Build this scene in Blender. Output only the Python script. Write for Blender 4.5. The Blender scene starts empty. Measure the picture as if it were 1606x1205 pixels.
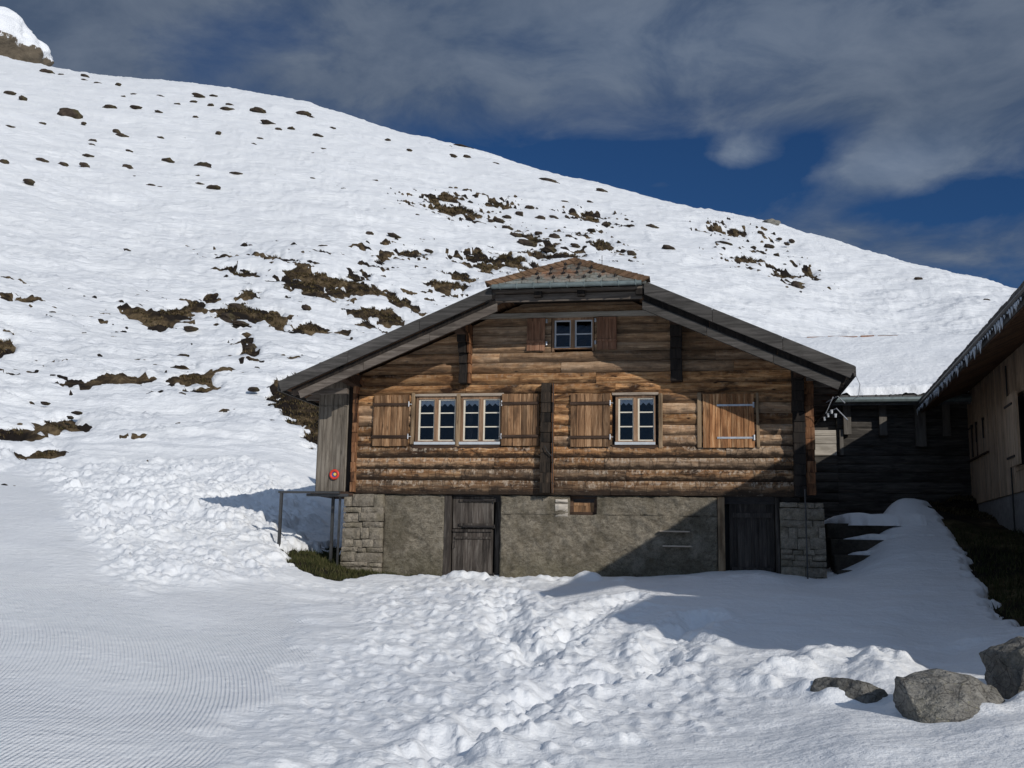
import bpy, bmesh, math, random
import numpy as np
from mathutils import Vector, noise as mnoise
random.seed(7); RS = np.random.RandomState(11)
C = bpy.context.scene.collection
sc = bpy.context.scene

# ------------------------------------------------------------------ survey of the site (eye of the photographer = origin)
F = 1650.; CX = 803.; CY = 602.5; PIT = math.atan(267.5/F); ROL = math.radians(1.0)
cp, sp = math.cos(PIT), math.sin(PIT)
def _rx(v): return np.array([v[0], v[1]*cp-v[2]*sp, v[1]*sp+v[2]*cp])
CR = _rx((math.cos(ROL), 0, math.sin(ROL))); CU = _rx((-math.sin(ROL), 0, math.cos(ROL))); CF = np.array([0, cp, sp])
def ray(px, py): return CF+(px-CX)/F*CR-(py-CY)/F*CU
def pt(px, py, r):                      # world point on a sight line at ground distance r
    d = ray(px, py); return d*(r/math.hypot(d[0], d[1]))
TH = math.radians(10.5)
HO = Vector((1.268, 20.0, -0.5))        # house origin: facade plane, ground level

SUN = Vector((0.75, -1.13, 0.62)).normalized()

# ------------------------------------------------------------------ numpy noise
def _h(ix, iy, s):
    n = (ix*374761393+iy*668265263+s*974634777) & 0xffffffff
    n = ((n ^ (n >> 13))*1274126177) & 0xffffffff
    return ((n ^ (n >> 16)) & 0xffff)/65535.0
def vn(x, y, s=0):
    xi = np.floor(x).astype(np.int64); yi = np.floor(y).astype(np.int64)
    fx = x-xi; fy = y-yi
    fx = fx*fx*fx*(fx*(fx*6-15)+10); fy = fy*fy*fy*(fy*(fy*6-15)+10)
    a = _h(xi, yi, s); b = _h(xi+1, yi, s); c = _h(xi, yi+1, s); d = _h(xi+1, yi+1, s)
    return (a+(b-a)*fx+(c-a)*fy+(a-b-c+d)*fx*fy)*2-1
def fbm(x, y, o=4, s=0, g=.5):
    r = np.zeros_like(x, dtype=float); a = 1.
    for i in range(o):
        c, q = math.cos(i*1.1), math.sin(i*1.1)
        r += a*vn((x*c-y*q)*2**i, (x*q+y*c)*2**i, s+i*17); a *= g
    return r
def worley(x, y, s=0):
    xi = np.floor(x).astype(np.int64); yi = np.floor(y).astype(np.int64)
    f1 = np.full(x.shape, 9.); f2 = np.full(x.shape, 9.); idv = np.zeros(x.shape)
    for dx in (-1, 0, 1):
        for dy in (-1, 0, 1):
            a = xi+dx; b = yi+dy
            px = a+_h(a, b, s); py = b+_h(a, b, s+5); d = np.hypot(px-x, py-y)
            m = d < f1
            f2 = np.where(m, f1, np.minimum(f2, d)); idv = np.where(m, _h(a, b, s+9), idv); f1 = np.where(m, d, f1)
    return f1, f2, idv
def sstep(a, b, x):
    t = np.clip((x-a)/(b-a), 0, 1); return t*t*(3-2*t)
def sdpoly(px, py, poly):               # signed distance (negative inside)
    n = len(poly); d = np.full(px.shape, 1e9); ins = np.zeros(px.shape, bool)
    for i in range(n):
        ax, ay = poly[i]; bx, by = poly[(i+1) % n]
        ex, ey = bx-ax, by-ay; wx, wy = px-ax, py-ay
        t = np.clip((wx*ex+wy*ey)/(ex*ex+ey*ey+1e-12), 0, 1)
        d = np.minimum(d, (wx-ex*t)**2+(wy-ey*t)**2)
        c = ((ay > py) != (by > py)) & (px < (bx-ax)*(py-ay)/((by-ay) if by != ay else 1e-9)+ax)
        ins ^= c
    d = np.sqrt(d); return np.where(ins, -d, d)
def sdline(px, py, pts):
    d = np.full(px.shape, 1e9)
    for (ax, ay), (bx, by) in zip(pts[:-1], pts[1:]):
        ex, ey = bx-ax, by-ay; wx, wy = px-ax, py-ay
        t = np.clip((wx*ex+wy*ey)/(ex*ex+ey*ey+1e-12), 0, 1)
        d = np.minimum(d, (wx-ex*t)**2+(wy-ey*t)**2)
    return np.sqrt(d)

# ------------------------------------------------------------------ terrain base surface from survey points
COLS = {
 0:    [(8,1205),(10,1120),(14,1000),(18,905),(23,815),(28,762),(32,722),(36,682),(45,602),(60,490),(90,355),(140,205),(200,115),(240,92),(330,150)],
 300:  [(8,1205),(10,1130),(13,1035),(16,960),(19,895),(22,840),(25,795),(28,755),(32,715),(38,655),(46,595),(60,505),(90,380),(130,262),(180,160),(215,131),(300,190)],
 480:  [(8,1205),(10,1130),(13,1035),(16,975),(18.5,927),(20,900),(22,872),(24.5,835),(27,785),(31,732),(36,680),(44,612),(58,520),(85,400),(120,295),(170,190),(200,163),(280,230)],
 750:  [(8,1205),(10,1130),(13,1040),(16,975),(19,920),(20,911),(23,902),(30,872),(36,790),(45,665),(60,560),(85,440),(120,335),(160,257),(178,239),(260,310)],
 950:  [(8,1205),(10,1125),(13,1037),(16,970),(19,917),(20,911),(23,905),(30,880),(38,775),(48,650),(60,570),(85,455),(120,365),(150,308),(165,293),(240,360)],
 1200: [(8,1205),(10,1125),(13,1030),(16,968),(19,913),(20,906),(23,902),(30,885),(37,830),(47,700),(60,610),(85,505),(115,420),(145,357),(155,352),(220,410)],
 1340: [(8,1190),(9.5,1140),(11,1090),(13,1035),(16,975),(18.5,927),(20,912),(26,905),(33,860),(45,720),(60,635),(85,545),(115,455),(140,396),(148,392),(210,450)],
 1395: [(14.5,1000),(17,952),(18.5,925),(19.6,905),(20.5,880),(21.5,858),(22.5,838),(24,808),(26,800),(30,790)],
 1450: [(8.5,1178),(9.7,1142),(10.8,1102),(12,1072),(13.5,1040),(15,1000),(18,930),(21,870),(24,815),(28,800),(33,780),(50,660),(85,560),(115,462),(130,425),(140,421),(200,470)],
 1600: [(8,1190),(10,1130),(12,1070),(14,1008),(17,945),(20,880),(24,822),(30,790),(50,670),(85,560),(110,482),(125,462),(133,460),(190,500)],
 1850: [(10,1130),(14,1015),(20,880),(30,800),(50,680),(85,560),(110,520),(120,512),(180,560)],
}
ctl = []
for px, L in COLS.items():
    for r, py in L:
        p = pt(px, py, r); ctl.append((math.atan2(p[0], p[1]), math.log(r), p[2]/r+1.72/r))
for az in (-.95, -.7, -.45, -.2, 0, .2, .45, .7, .95):
    for r in (1.5, 4): ctl.append((az, math.log(r), (-1.73-.0*az)/r+1.72/r))
for az, k in ((-.75, .55), (-1.0, .5), (.85, .30), (1.05, .25)):
    for r, m in ((10, .0), (20, .12), (40, .32), (90, .55), (160, .72), (240, .75)): ctl.append((az, math.log(r), k*m+1.72/r*(m*1.2 if r > 15 else .12)))
ctl = np.array(ctl); CA = 3.0
def _phi(d2): return np.where(d2 > 1e-12, d2*np.log(d2+1e-300)*.5, 0)
_n = len(ctl); X = np.c_[ctl[:, 0]*CA, ctl[:, 1]]
K = _phi(((X[:, None]-X[None])**2).sum(2))+np.eye(_n)*2e-3
Pm = np.c_[np.ones(_n), X]; A = np.block([[K, Pm], [Pm.T, np.zeros((3, 3))]])
W = np.linalg.solve(A, np.r_[ctl[:, 2], np.zeros(3)])
def base_z(az, r):
    sh = az.shape; a = np.ravel(az); rr = np.ravel(r); ac = np.clip(a, -1.1, 1.1)
    out = np.empty(a.shape); lr = np.log(np.clip(rr, 1.5, 400))
    for i in range(0, a.size, 60000):
        q = slice(i, i+60000); qa = ac[q]*CA; ql = lr[q]
        d2 = (qa[:, None]-X[None, :, 0])**2+(ql[:, None]-X[None, :, 1])**2
        out[q] = _phi(d2)@W[:_n]+W[_n]+W[_n+1]*qa+W[_n+2]*ql
    z = out*rr-1.72
    flat = -1.72-.12*rr*np.abs(np.sin(rr*.01)+.5)
    t = sstep(.95, 1.6, np.abs(a))
    return (z*(1-t)+flat*t).reshape(sh)
_R = np.exp(np.linspace(math.log(2), math.log(260), 1400))
def hit(px, py):
    d = ray(px, py); az = math.atan2(d[0], d[1]); te = d[2]/math.hypot(d[0], d[1])
    z = base_z(np.full(_R.shape, az), _R)/_R
    k = np.argmax(z >= te) if (z >= te).any() else len(_R)-1
    r = _R[k]; return (math.sin(az)*r, math.cos(az)*r, r*z[k], r)
def hxy(*P): return [hit(*p)[:2] for p in P]

# polygons of the ground cover, in site metres
PISTE = hxy((-250,775),(0,752),(40,750),(100,790),(100,830),(160,900),(215,945),(330,935),(430,922),(480,985),(470,1080),(400,1140),(320,1205),(280,1400))+[(-3,3),(-9,2.5),(-14,5)]
CLOD = hxy((-250,705),(0,704),(60,730),(130,727),(450,738),(500,790),(495,862),(462,905),(430,922),(215,945),(160,900),(100,830),(100,790),(40,750),(-250,770))
PILE = hxy((150,745),(250,768),(320,812),(365,842),(420,862),(462,893))
FOOT = hxy((480,925),(700,913),(830,920),(900,950),(1000,1010),(1180,1040),(1300,1100),(1100,1190),(900,1300),(300,1400),(330,1205),(400,1140),(470,1080),(485,985))
TR1 = hxy((680,1240),(730,1190),(808,1150),(851,1115),(890,1094),(983,1088),(1040,1049),(1067,1009),(1100,985))
TR2 = hxy((834,1066),(810,1030),(781,1005),(790,975),(803,945))
TR3 = hxy((851,1050),(873,1022),(939,978),(985,955))
BUMP = hxy((1150,1085),(1235,1040),(1330,1035),(1420,1065),(1385,1115),(1330,1072),(1270,1112),(1180,1115))
GRASS = hxy((443,880),(470,903),(520,917),(600,916),(660,915),(700,913),(700,905),(655,898),(540,880),(535,862),(500,868))
BANK = hxy((1475,818),(1500,850),(1518,885),(1545,930),(1572,968),(1600,994),(1700,1010),(1800,930),(1800,800),(1600,780),(1500,770),(1440,795))
LBANK = hxy((436,600),(428,625),(436,648),(462,662),(456,678),(480,690),(492,712),(545,722),(560,600))
BASE = hxy((660,914),(700,915))
TRAIL = hxy((470,255),(500,275),(545,310),(565,345),(570,380),(590,405),(585,450))
TRACK = hxy((-100,412),(60,408),(180,404),(280,398),(420,395),(470,392))
# bare earth on the hillside: x, y, half width, half height, tilt (survey marks)
BARE = [(500,440,64,13,7),(570,456,58,12,12),(628,480,40,9,22),(598,503,36,15,0),(370,422,26,9,12),(438,407,24,5,2),(588,412,17,7,0),(374,495,42,18,0),(430,502,26,12,20),(490,521,44,8,8),
 (228,499,30,8,6),(272,494,34,9,-12),(300,486,20,8,0),(328,470,10,7,0),(290,577,21,6,0),(300,600,36,13,6),(185,598,66,5.5,-9),(135,607,26,5,-5),(395,557,14,10,0),(2,545,15,20,0),
 (92,674,32,12,-10),(28,686,34,8,0),(65,714,27,8,-6),(704,447,27,15,0),(727,440,24,8,10),(757,408,46,8,5),(800,414,35,17,-5),(830,420,25,8,10),(695,314,28,6,0),(710,332,36,10,8),
 (770,422,25,9,0),(838,378,26,7,22),(862,392,22,9,10),(885,402,24,6,0),(926,342,22,6,14),(940,386,28,8,20),(1148,365,23,6,14),(1166,408,21,5,12),(1224,430,20,6,28),(1268,431,12,4,38),
 (855,405,20,9,0),(780,325,20,5,5),(640,400,20,4,0),(30,472,14,3,0),(385,540,9,9,0),(388,466,18,16,-30),(245,508,20,10,10),(620,505,22,8,10),(655,490,18,6,30),(480,455,36,14,10),(560,437,22,6,8),(812,470,40,12,0),(530,462,30,8,10)]

def build_terrain():
    azs = np.concatenate([np.linspace(-math.pi, -.62, 70)[:-1], np.linspace(-.62, .62, 1010), np.linspace(.62, math.pi, 70)[1:]])
    rs = [1.2]
    while rs[-1] < 330:
        r = rs[-1]
        if r < 7: d = .16
        elif r < 26: d = .05
        elif r < 45: d = .05+(r-26)*.012
        else: d = .28+(r-45)*.0065
        rs.append(r+d)
    rs = np.array(rs); na, nr = len(azs), len(rs)
    A_, R_ = np.meshgrid(azs, rs); Xw = np.sin(A_)*R_; Yw = np.cos(A_)*R_
    Z = base_z(A_, R_)
    fr = (np.abs(A_) < .75)
    ex = np.where(fr, 1, .0)
    near = 1-sstep(26, 34, R_)
    wx = Xw+.22*fbm(Xw*1.3, Yw*1.3, 3, 3); wy = Yw+.22*fbm(Xw*1.3+9, Yw*1.3, 3, 4)
    m_p = 1-sstep(-.25, .12, sdpoly(wx, wy, PISTE))
    m_c = 1-sstep(-.5, .25, sdpoly(wx, wy, CLOD))
    m_f = 1-sstep(-1.0, .4, sdpoly(Xw+.5*vn(Xw*.8, Yw*.8, 8), Yw+.5*vn(Xw*.8, Yw*.8, 9), FOOT))
    m_c *= (1-m_p)
    # broad undulation
    und = .05*fbm(Xw*.45, Yw*.45, 3, 21)*near*(1-m_p)
    Z = Z+und*ex
    # footprints and trodden mounds
    w1, w2, wid = worley(Xw*2.6+.4*vn(Xw*5, Yw*5, 1), Yw*2.0, 31)
    v1, v2, vid = worley(Xw*5.2+3, Yw*4.2+.3*vn(Xw*7, Yw*7, 2), 33)
    foot = .07*(1-sstep(0, .7, w1))*(wid-.25)+.085*(1-sstep(.0, .5, v1))*(vid-.2)-.06*np.maximum(0, vn(Xw*4.1, Yw*3.3, 43)-.1)+.022*fbm(Xw*5, Yw*4, 3, 41)
    Z = Z+.74*foot*m_f*near*(1-m_p*.96)
    # ploughed clods
    c1, c2, cid = worley(Xw*2.3+.3*vn(Xw*4, Yw*4, 6), Yw*2.3+.3*vn(Xw*4, Yw*4, 7), 51)
    e1, e2, eid = worley(Xw*5.1, Yw*5.1, 53)
    g1, g2, gid = worley(Xw*10.5, Yw*10.5, 57)
    clod = .13*np.minimum(1, (c2-c1)*2.2)*(cid-.2)+.10*np.minimum(1, (e2-e1)*2.5)*(eid-.2)+.035*np.minimum(1, (g2-g1)*2.5)*gid+.07*fbm(Xw*.9, Yw*.9, 3, 61)
    pile = np.exp(-(sdline(Xw, Yw, PILE)/.75)**2)
    upc = .55+.45*vn(Xw*.35, Yw*.35, 62)
    lowc = sstep(15, 21, R_)
    Z = Z+clod*m_c*(.35+.65*lowc)*(.6+.6*upc)*ex+pile*.10*(1-m_p)*ex
    # trodden trench
    for L, dp, wd in ((TR1, .10, .22), (TR2, .10, .2), (TR3, .09, .2)):
        d = sdline(Xw+.12*vn(Xw*2.3, Yw*2.3, 70), Yw+.12*vn(Xw*2.3, Yw*2.3, 71), L)
        Z = Z-(dp*np.exp(-(d/wd)**2)-.07*np.exp(-((d-.42)/.2)**2))*(.7+.3*vn(Xw*3, Yw*3, 72))
        t = np.exp(-(d/.5)**2); Z = Z+t*(.055*(np.minimum(1, (e2-e1)*2.2)*eid-.3)+.05*fbm(Xw*4, Yw*4, 3, 73))
    # lumpy snow round the boulders
    mb = 1-sstep(-.3, .5, sdpoly(Xw, Yw, BUMP))
    Z = Z+mb*(.05+.12*np.minimum(1, (c2-c1)*1.5)*(cid-.3)+.06*fbm(Xw*2, Yw*2, 3, 75))
    for BL, bw_, bh_ in ((hxy((1215,1078),(1268,1070),(1300,1052),(1350,1044),(1385,1062),(1400,1092)), .32, .09), (hxy((1392,1085),(1425,1052),(1465,1034),(1530,1022)), .26, .07)):
        dd = sdline(Xw+.05*fbm(Xw*3, Yw*3, 3, 74), Yw+.09*fbm(Xw*3, Yw*3, 3, 78), BL); tt = 1-sstep(0, bw_*1.5, dd)
        Z = Z+bh_*tt*(.8+.4*np.minimum(1, (e2-e1)*1.6)*eid)+tt*.018*fbm(Xw*4, Yw*4, 3, 76)
    dd = sdline(Xw+.04*fbm(Xw*3, Yw*3, 3, 84), Yw+.04*fbm(Xw*3, Yw*3, 3, 85), hxy((1255,1112),(1300,1122),(1350,1124),(1392,1132),(1430,1146),(1500,1152),(1560,1146),(1640,1128))); Z = Z+.10*np.exp(-(dd/.17)**2)*(.8+.5*vn(Xw*4, Yw*4, 86))
    # snow thrown up along the foot of the facade
    lx = (Xw-HO.x)*math.cos(TH)-(Yw-HO.y)*math.sin(TH); ly = (Xw-HO.x)*math.sin(TH)+(Yw-HO.y)*math.cos(TH)
    lip = np.exp(-((ly+.95)/.38)**2)*(np.clip((lx+2.9)*1.5, 0, 1))*np.clip((4.9-lx), 0, 1)
    Z = Z+lip*(.03+.09*fbm(Xw*2.2, Yw*2.2, 3, 77)*np.where(lx < 1.0, 1.3, .5))
    # smooth right hand snow
    Z = Z+near*(1-m_p)*(1-m_f*.7)*.02*fbm(Xw*1.4, Yw*2.0, 3, 79)*ex
    # piste: faint waves
    Z = Z+m_p*.012*fbm(Xw*.8, Yw*.8, 2, 81)
    # hillside
    hf = sstep(27, 36, R_)*ex
    fade = 1-.35*sstep(60, 200, R_)
    s = 1+R_/110
    hill = .12*s*fbm(Xw/(2.4*s)+.1*Yw/s, Yw/(.95*s), 4, 91, .62)+.13*s*(1-np.abs(fbm(Xw/(2.6*s)+Yw*.15/s, Yw/(.8*s), 4, 97, .6)))**2+.35*fbm(Xw/14, Yw/9, 3, 95)
    Z = Z+hill*hf*fade
    for L, wd, am in ((TRAIL, 1.6, .35), (TRACK, 1.1, .3)):
        d = sdline(Xw, Yw, L); t = np.exp(-(d/wd)**2)
        Z = Z+t*am*(np.minimum(1, worley(Xw*1.1, Yw*.9, 99)[0])-.55)
    # -------- bare ground
    te = Z/R_
    # work in metres across and metres up the slope
    # distance to the bare places, metres
    sd = np.full(Xw.shape, 50.)
    nzx = fbm(Xw/1.6, Yw/1.3, 4, 101, .6); sc_ = np.clip(R_/60, .5, 2.5)
    for (px, py, a, b, rot) in BARE:
        x0, y0, z0, r0 = hit(px, py); k = r0/F
        rot = math.radians(rot); c, q = math.cos(rot), math.sin(rot)
        sel = (np.abs(Xw-x0) < (a*2+20)*k+4) & (np.abs(R_-r0) < r0*.35+6)
        # lateral metres, and height above the patch centre seen square to the slope
        az0 = math.atan2(x0, y0)
        U = (A_[sel]-az0)*r0; V = -(te[sel]-z0/r0)*r0
        u = U*c+V*q; v = -U*q+V*c
        d = (np.sqrt((u/(a*k*.95))**2+(v/(b*k*.85))**2)-1)*b*k*.85
        d = d+np.maximum(0, vn(Xw[sel]/.9+31, Yw[sel]/.8, 107)-.35)*1.6*min(1.5, b*k)+(nzx[sel]*.40+.22*fbm(Xw[sel]/.5, Yw[sel]/.45, 3, 103))*min(1.6, b*k*1.1)
        sd[sel] = np.minimum(sd[sel], d)
    n2 = .16*fbm(Xw*2.2, Yw*2.2, 4, 105, .6)
    for P_ in (GRASS, BANK): sd = np.minimum(sd, sdpoly(Xw, Yw, P_)+n2*(1.0 if P_ is GRASS else .7))
    sd = np.minimum(sd, sdpoly(Xw, Yw, LBANK)+n2*2.2)
    sd = np.minimum(sd, np.where(lx < 2.4, sdline(Xw, Yw, BASE)-.07+n2*.5, 9))
    snowd = np.where(R_ < 27, .13, .10+.12*np.clip((R_-27)/60, 0, 1))
    w = np.where(R_ < 27, .16, .22*sc_)
    lift = sstep(-.02, 1, sd/w)*snowd-(sd < 0)*np.clip(-sd*1.2+.05, 0, .8)
    gz = Z-.02+np.where(sd < 1.0, (.12*fbm(Xw/.45, Yw/.35, 4, 111)+.12*fbm(Xw/1.7, Yw/1.1, 3, 113))*np.where(R_ < 27, .35, 1.2*sc_), 0)
    gz = gz+np.where(R_ >= 27, np.clip(-sd, 0, .8)*.35, 0)
    Zs = Z+np.where(sd < 8, lift, snowd)
    # keep the snow out of the house and the rear barn
    ins = (lx > -4.3) & (lx < 4.3) & (ly > .35) & (ly < 8.7)
    Zs = np.where(ins, np.minimum(Zs, -.75), Zs); gz = np.where(ins, np.minimum(gz, -.85), gz)
    return Xw, Yw, Zs, gz, sd, m_p, na, nr, A_, R_, te

def grid_mesh(name, Xw, Yw, Zw, na, nr, keep=None, attrs={}):
    me = bpy.data.meshes.new(name)
    idx = np.arange(na*nr).reshape(nr, na)
    q = np.stack([idx[:-1, :-1], idx[:-1, 1:], idx[1:, 1:], idx[1:, :-1]], -1).reshape(-1, 4)[:, ::-1]
    V = np.stack([Xw.ravel(), Yw.ravel(), Zw.ravel()], 1)
    if keep is not None:
        kq = keep.ravel()[q].any(1); q = q[kq]
        used = np.zeros(len(V), bool); used[q.ravel()] = True
        mp = np.cumsum(used)-1; V = V[used]; q = mp[q]
        attrs = {k: v.ravel()[used] for k, v in attrs.items()}
    me.vertices.add(len(V)); me.vertices.foreach_set('co', V.astype(np.float32).ravel())
    me.loops.add(len(q)*4); me.loops.foreach_set('vertex_index', q.astype(np.int32).ravel())
    me.polygons.add(len(q)); me.polygons.foreach_set('loop_start', np.arange(0, len(q)*4, 4, dtype=np.int32))
    me.polygons.foreach_set('use_smooth', np.ones(len(q), bool))
    for k, v in attrs.items():
        a = me.attributes.new(k, 'FLOAT', 'POINT'); a.data.foreach_set('value', v.ravel().astype(np.float32))
    me.update(calc_edges=True); me.validate()
    return me

# ------------------------------------------------------------------ materials
class NT:
    def __init__(s, name, rough=.7, spec=.3):
        s.m = bpy.data.materials.new(name); s.m.use_nodes = True; s.t = s.m.node_tree; s.n = s.t.nodes
        s.b = s.n['Principled BSDF']; s.b.inputs['Roughness'].default_value = rough
        s.b.inputs['Specular IOR Level'].default_value = spec
        s.tc = s.n.new('ShaderNodeTexCoord')
    def L(s, a, b): s.t.links.new(a, b)
    def coord(s, scale, src='Object', loc=(0, 0, 0), off=None):
        m = s.n.new('ShaderNodeMapping'); m.inputs['Scale'].default_value = scale; m.inputs['Location'].default_value = loc
        v = s.tc.outputs[src]
        if off is not None:
            a = s.n.new('ShaderNodeVectorMath'); a.operation = 'ADD'; s.L(v, a.inputs[0]); s.L(off, a.inputs[1]); v = a.outputs[0]
        s.L(v, m.inputs[0]); return m.outputs[0]
    def noise(s, co, scale=1, detail=4, rough=.5, dist=0):
        q = s.n.new('ShaderNodeTexNoise'); q.inputs['Scale'].default_value = scale; q.inputs['Detail'].default_value = detail
        q.inputs['Roughness'].default_value = rough; q.inputs['Distortion'].default_value = dist; s.L(co, q.inputs['Vector']); return q.outputs['Fac']
    def vor(s, co, scale=1, feat='F1', out='Distance', rand=1):
        q = s.n.new('ShaderNodeTexVoronoi'); q.feature = feat; q.inputs['Scale'].default_value = scale; q.inputs['Randomness'].default_value = rand
        s.L(co, q.inputs['Vector']); return q.outputs[out]
    def ramp(s, f, stops, interp='LINEAR'):
        q = s.n.new('ShaderNodeValToRGB'); q.color_ramp.interpolation = interp
        e = q.color_ramp.elements
        while len(e) < len(stops): e.new(.5)
        for el, (p, c) in zip(e, stops):
            el.position = p; el.color = (c, c, c, 1) if not hasattr(c, '__len__') else (*c, 1)
        s.L(f, q.inputs[0]); return q.outputs[0]
    def mix(s, f, a, b, mode='MIX'):
        q = s.n.new('ShaderNodeMix'); q.data_type = 'RGBA'; q.blend_type = mode
        for i, v in ((0, f), (6, a), (7, b)):
            if hasattr(v, 'links') or hasattr(v, 'is_linked'): s.L(v, q.inputs[i])
            elif i == 0: q.inputs[0].default_value = v
            else: q.inputs[i].default_value = (*v, 1) if hasattr(v, '__len__') else (v, v, v, 1)
        return q.outputs[2]
    def math(s, op, a, b=None, c=None, clamp=False):
        q = s.n.new('ShaderNodeMath'); q.operation = op; q.use_clamp = clamp
        for i, v in enumerate((a, b, c)):
            if v is None: continue
            if hasattr(v, 'is_linked'): s.L(v, q.inputs[i])
            else: q.inputs[i].default_value = v
        return q.outputs[0]
    def attr(s, name):
        q = s.n.new('ShaderNodeAttribute'); q.attribute_name = name; return q.outputs['Fac']
    def rpi(s):
        return s.n.new('ShaderNodeNewGeometry').outputs['Random Per Island']
    def xyz(s, src='Object'):
        q = s.n.new('ShaderNodeSeparateXYZ'); s.L(s.tc.outputs[src], q.inputs[0]); return q.outputs
    def vec(s, f, k):
        q = s.n.new('ShaderNodeCombineXYZ')
        for i in range(3): s.L(s.math('MULTIPLY', f, k[i]), q.inputs[i])
        return q.outputs[0]
    def bump(s, h, dist=.01, strength=1, prev=None):
        q = s.n.new('ShaderNodeBump'); q.inputs['Distance'].default_value = dist; q.inputs['Strength'].default_value = strength
        s.L(h, q.inputs['Height'])
        if prev is not None: s.L(prev, q.inputs['Normal'])
        s.L(q.outputs[0], s.b.inputs['Normal']); return q.outputs[0]
    def col(s, c):
        if hasattr(c, 'is_linked'): s.L(c, s.b.inputs['Base Color'])
        else: s.b.inputs['Base Color'].default_value = (*c, 1)
    def rough(s, v): s.L(v, s.b.inputs['Roughness'])

def mat_snow():
    t = NT('snow', .55, .25)
    n1 = t.noise(t.coord((1, 1, 1)), 7, 5, .6); n2 = t.noise(t.coord((1, 1, 1)), 45, 3, .6)
    n3 = t.noise(t.coord((.6, 1, 1)), 1.4, 4, .6)
    big = t.noise(t.coord((.25, .5, .5)), 1, 3, .5)
    t.col(t.mix(t.ramp(big, [(.3, 0), (.7, 1)]), (.80, .82, .845), (.86, .875, .885)))
    g = t.attr('groove'); pm = t.attr('piste')
    wob = t.math('ADD', g, t.math('MULTIPLY', t.noise(t.coord((1, 1, 1)), .5, 2), .03))
    s = t.math('SINE', t.math('MULTIPLY', wob, 2*math.pi/.040))
    brk = t.ramp(t.noise(t.coord((1, 1, 1)), .55, 4, .6), [(.30, .25), (.5, 1)])
    h = t.math('MULTIPLY', t.math('MULTIPLY', s, pm), brk)
    b = t.bump(h, .0038, 1)
    b = t.bump(n3, .08, .45, b)
    n5 = t.noise(t.coord((.45, 1.3, 1.3)), 1.1, 6, .62); far = t.ramp(t.math('DIVIDE', t.xyz()[1], 100.), [(.27, 0), (.45, 1)])
    b = t.bump(t.math('MULTIPLY', n5, far), .42, .7, b)
    b = t.bump(n1, .04, .9, b)
    b = t.bump(n2, .007, .8, b)
    return t.m
def mat_earth():
    t = NT('bare_earth', .95, .1)
    co = t.coord((1, 1, .8)); n = t.noise(co, 1.3, 5, .65); n2 = t.noise(t.coord((3, 3, 1)), 2.2, 5, .7); n3 = t.noise(t.coord((1, 1, 1)), .42, 3, .5)
    c = t.ramp(n, [(.34, (.018, .014, .011)), (.43, (.06, .043, .026)), (.52, (.14, .10, .055)), (.72, (.24, .18, .105))])
    c = t.mix(t.ramp(n2, [(.4, 0), (.65, .75)]), c, (.045, .032, .02))
    c = t.mix(t.math('MULTIPLY', t.attr('green'), t.ramp(n2, [(.25, .45), (.7, 1)])), c, (.035, .05, .012))
    c = t.mix(t.ramp(n3, [(.46, 0), (.55, .92)]), c, (.016, .013, .012))
    t.col(c); t.bump(n2, .12, .9, t.bump(n, .2, .8)); return t.m
def mat_grass():
    t = NT('grass', .8, .15)
    r = t.rpi(); t.col(t.ramp(r, [(0, (.022, .028, .009)), (.5, (.048, .055, .018)), (1, (.11, .095, .045))])); return t.m
def mat_straw():
    t = NT('dry_grass', .9, .1)
    r = t.rpi(); t.col(t.ramp(r, [(0, (.03, .022, .013)), (.4, (.11, .08, .042)), (.75, (.25, .19, .105)), (1, (.10, .095, .035))])); return t.m
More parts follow.
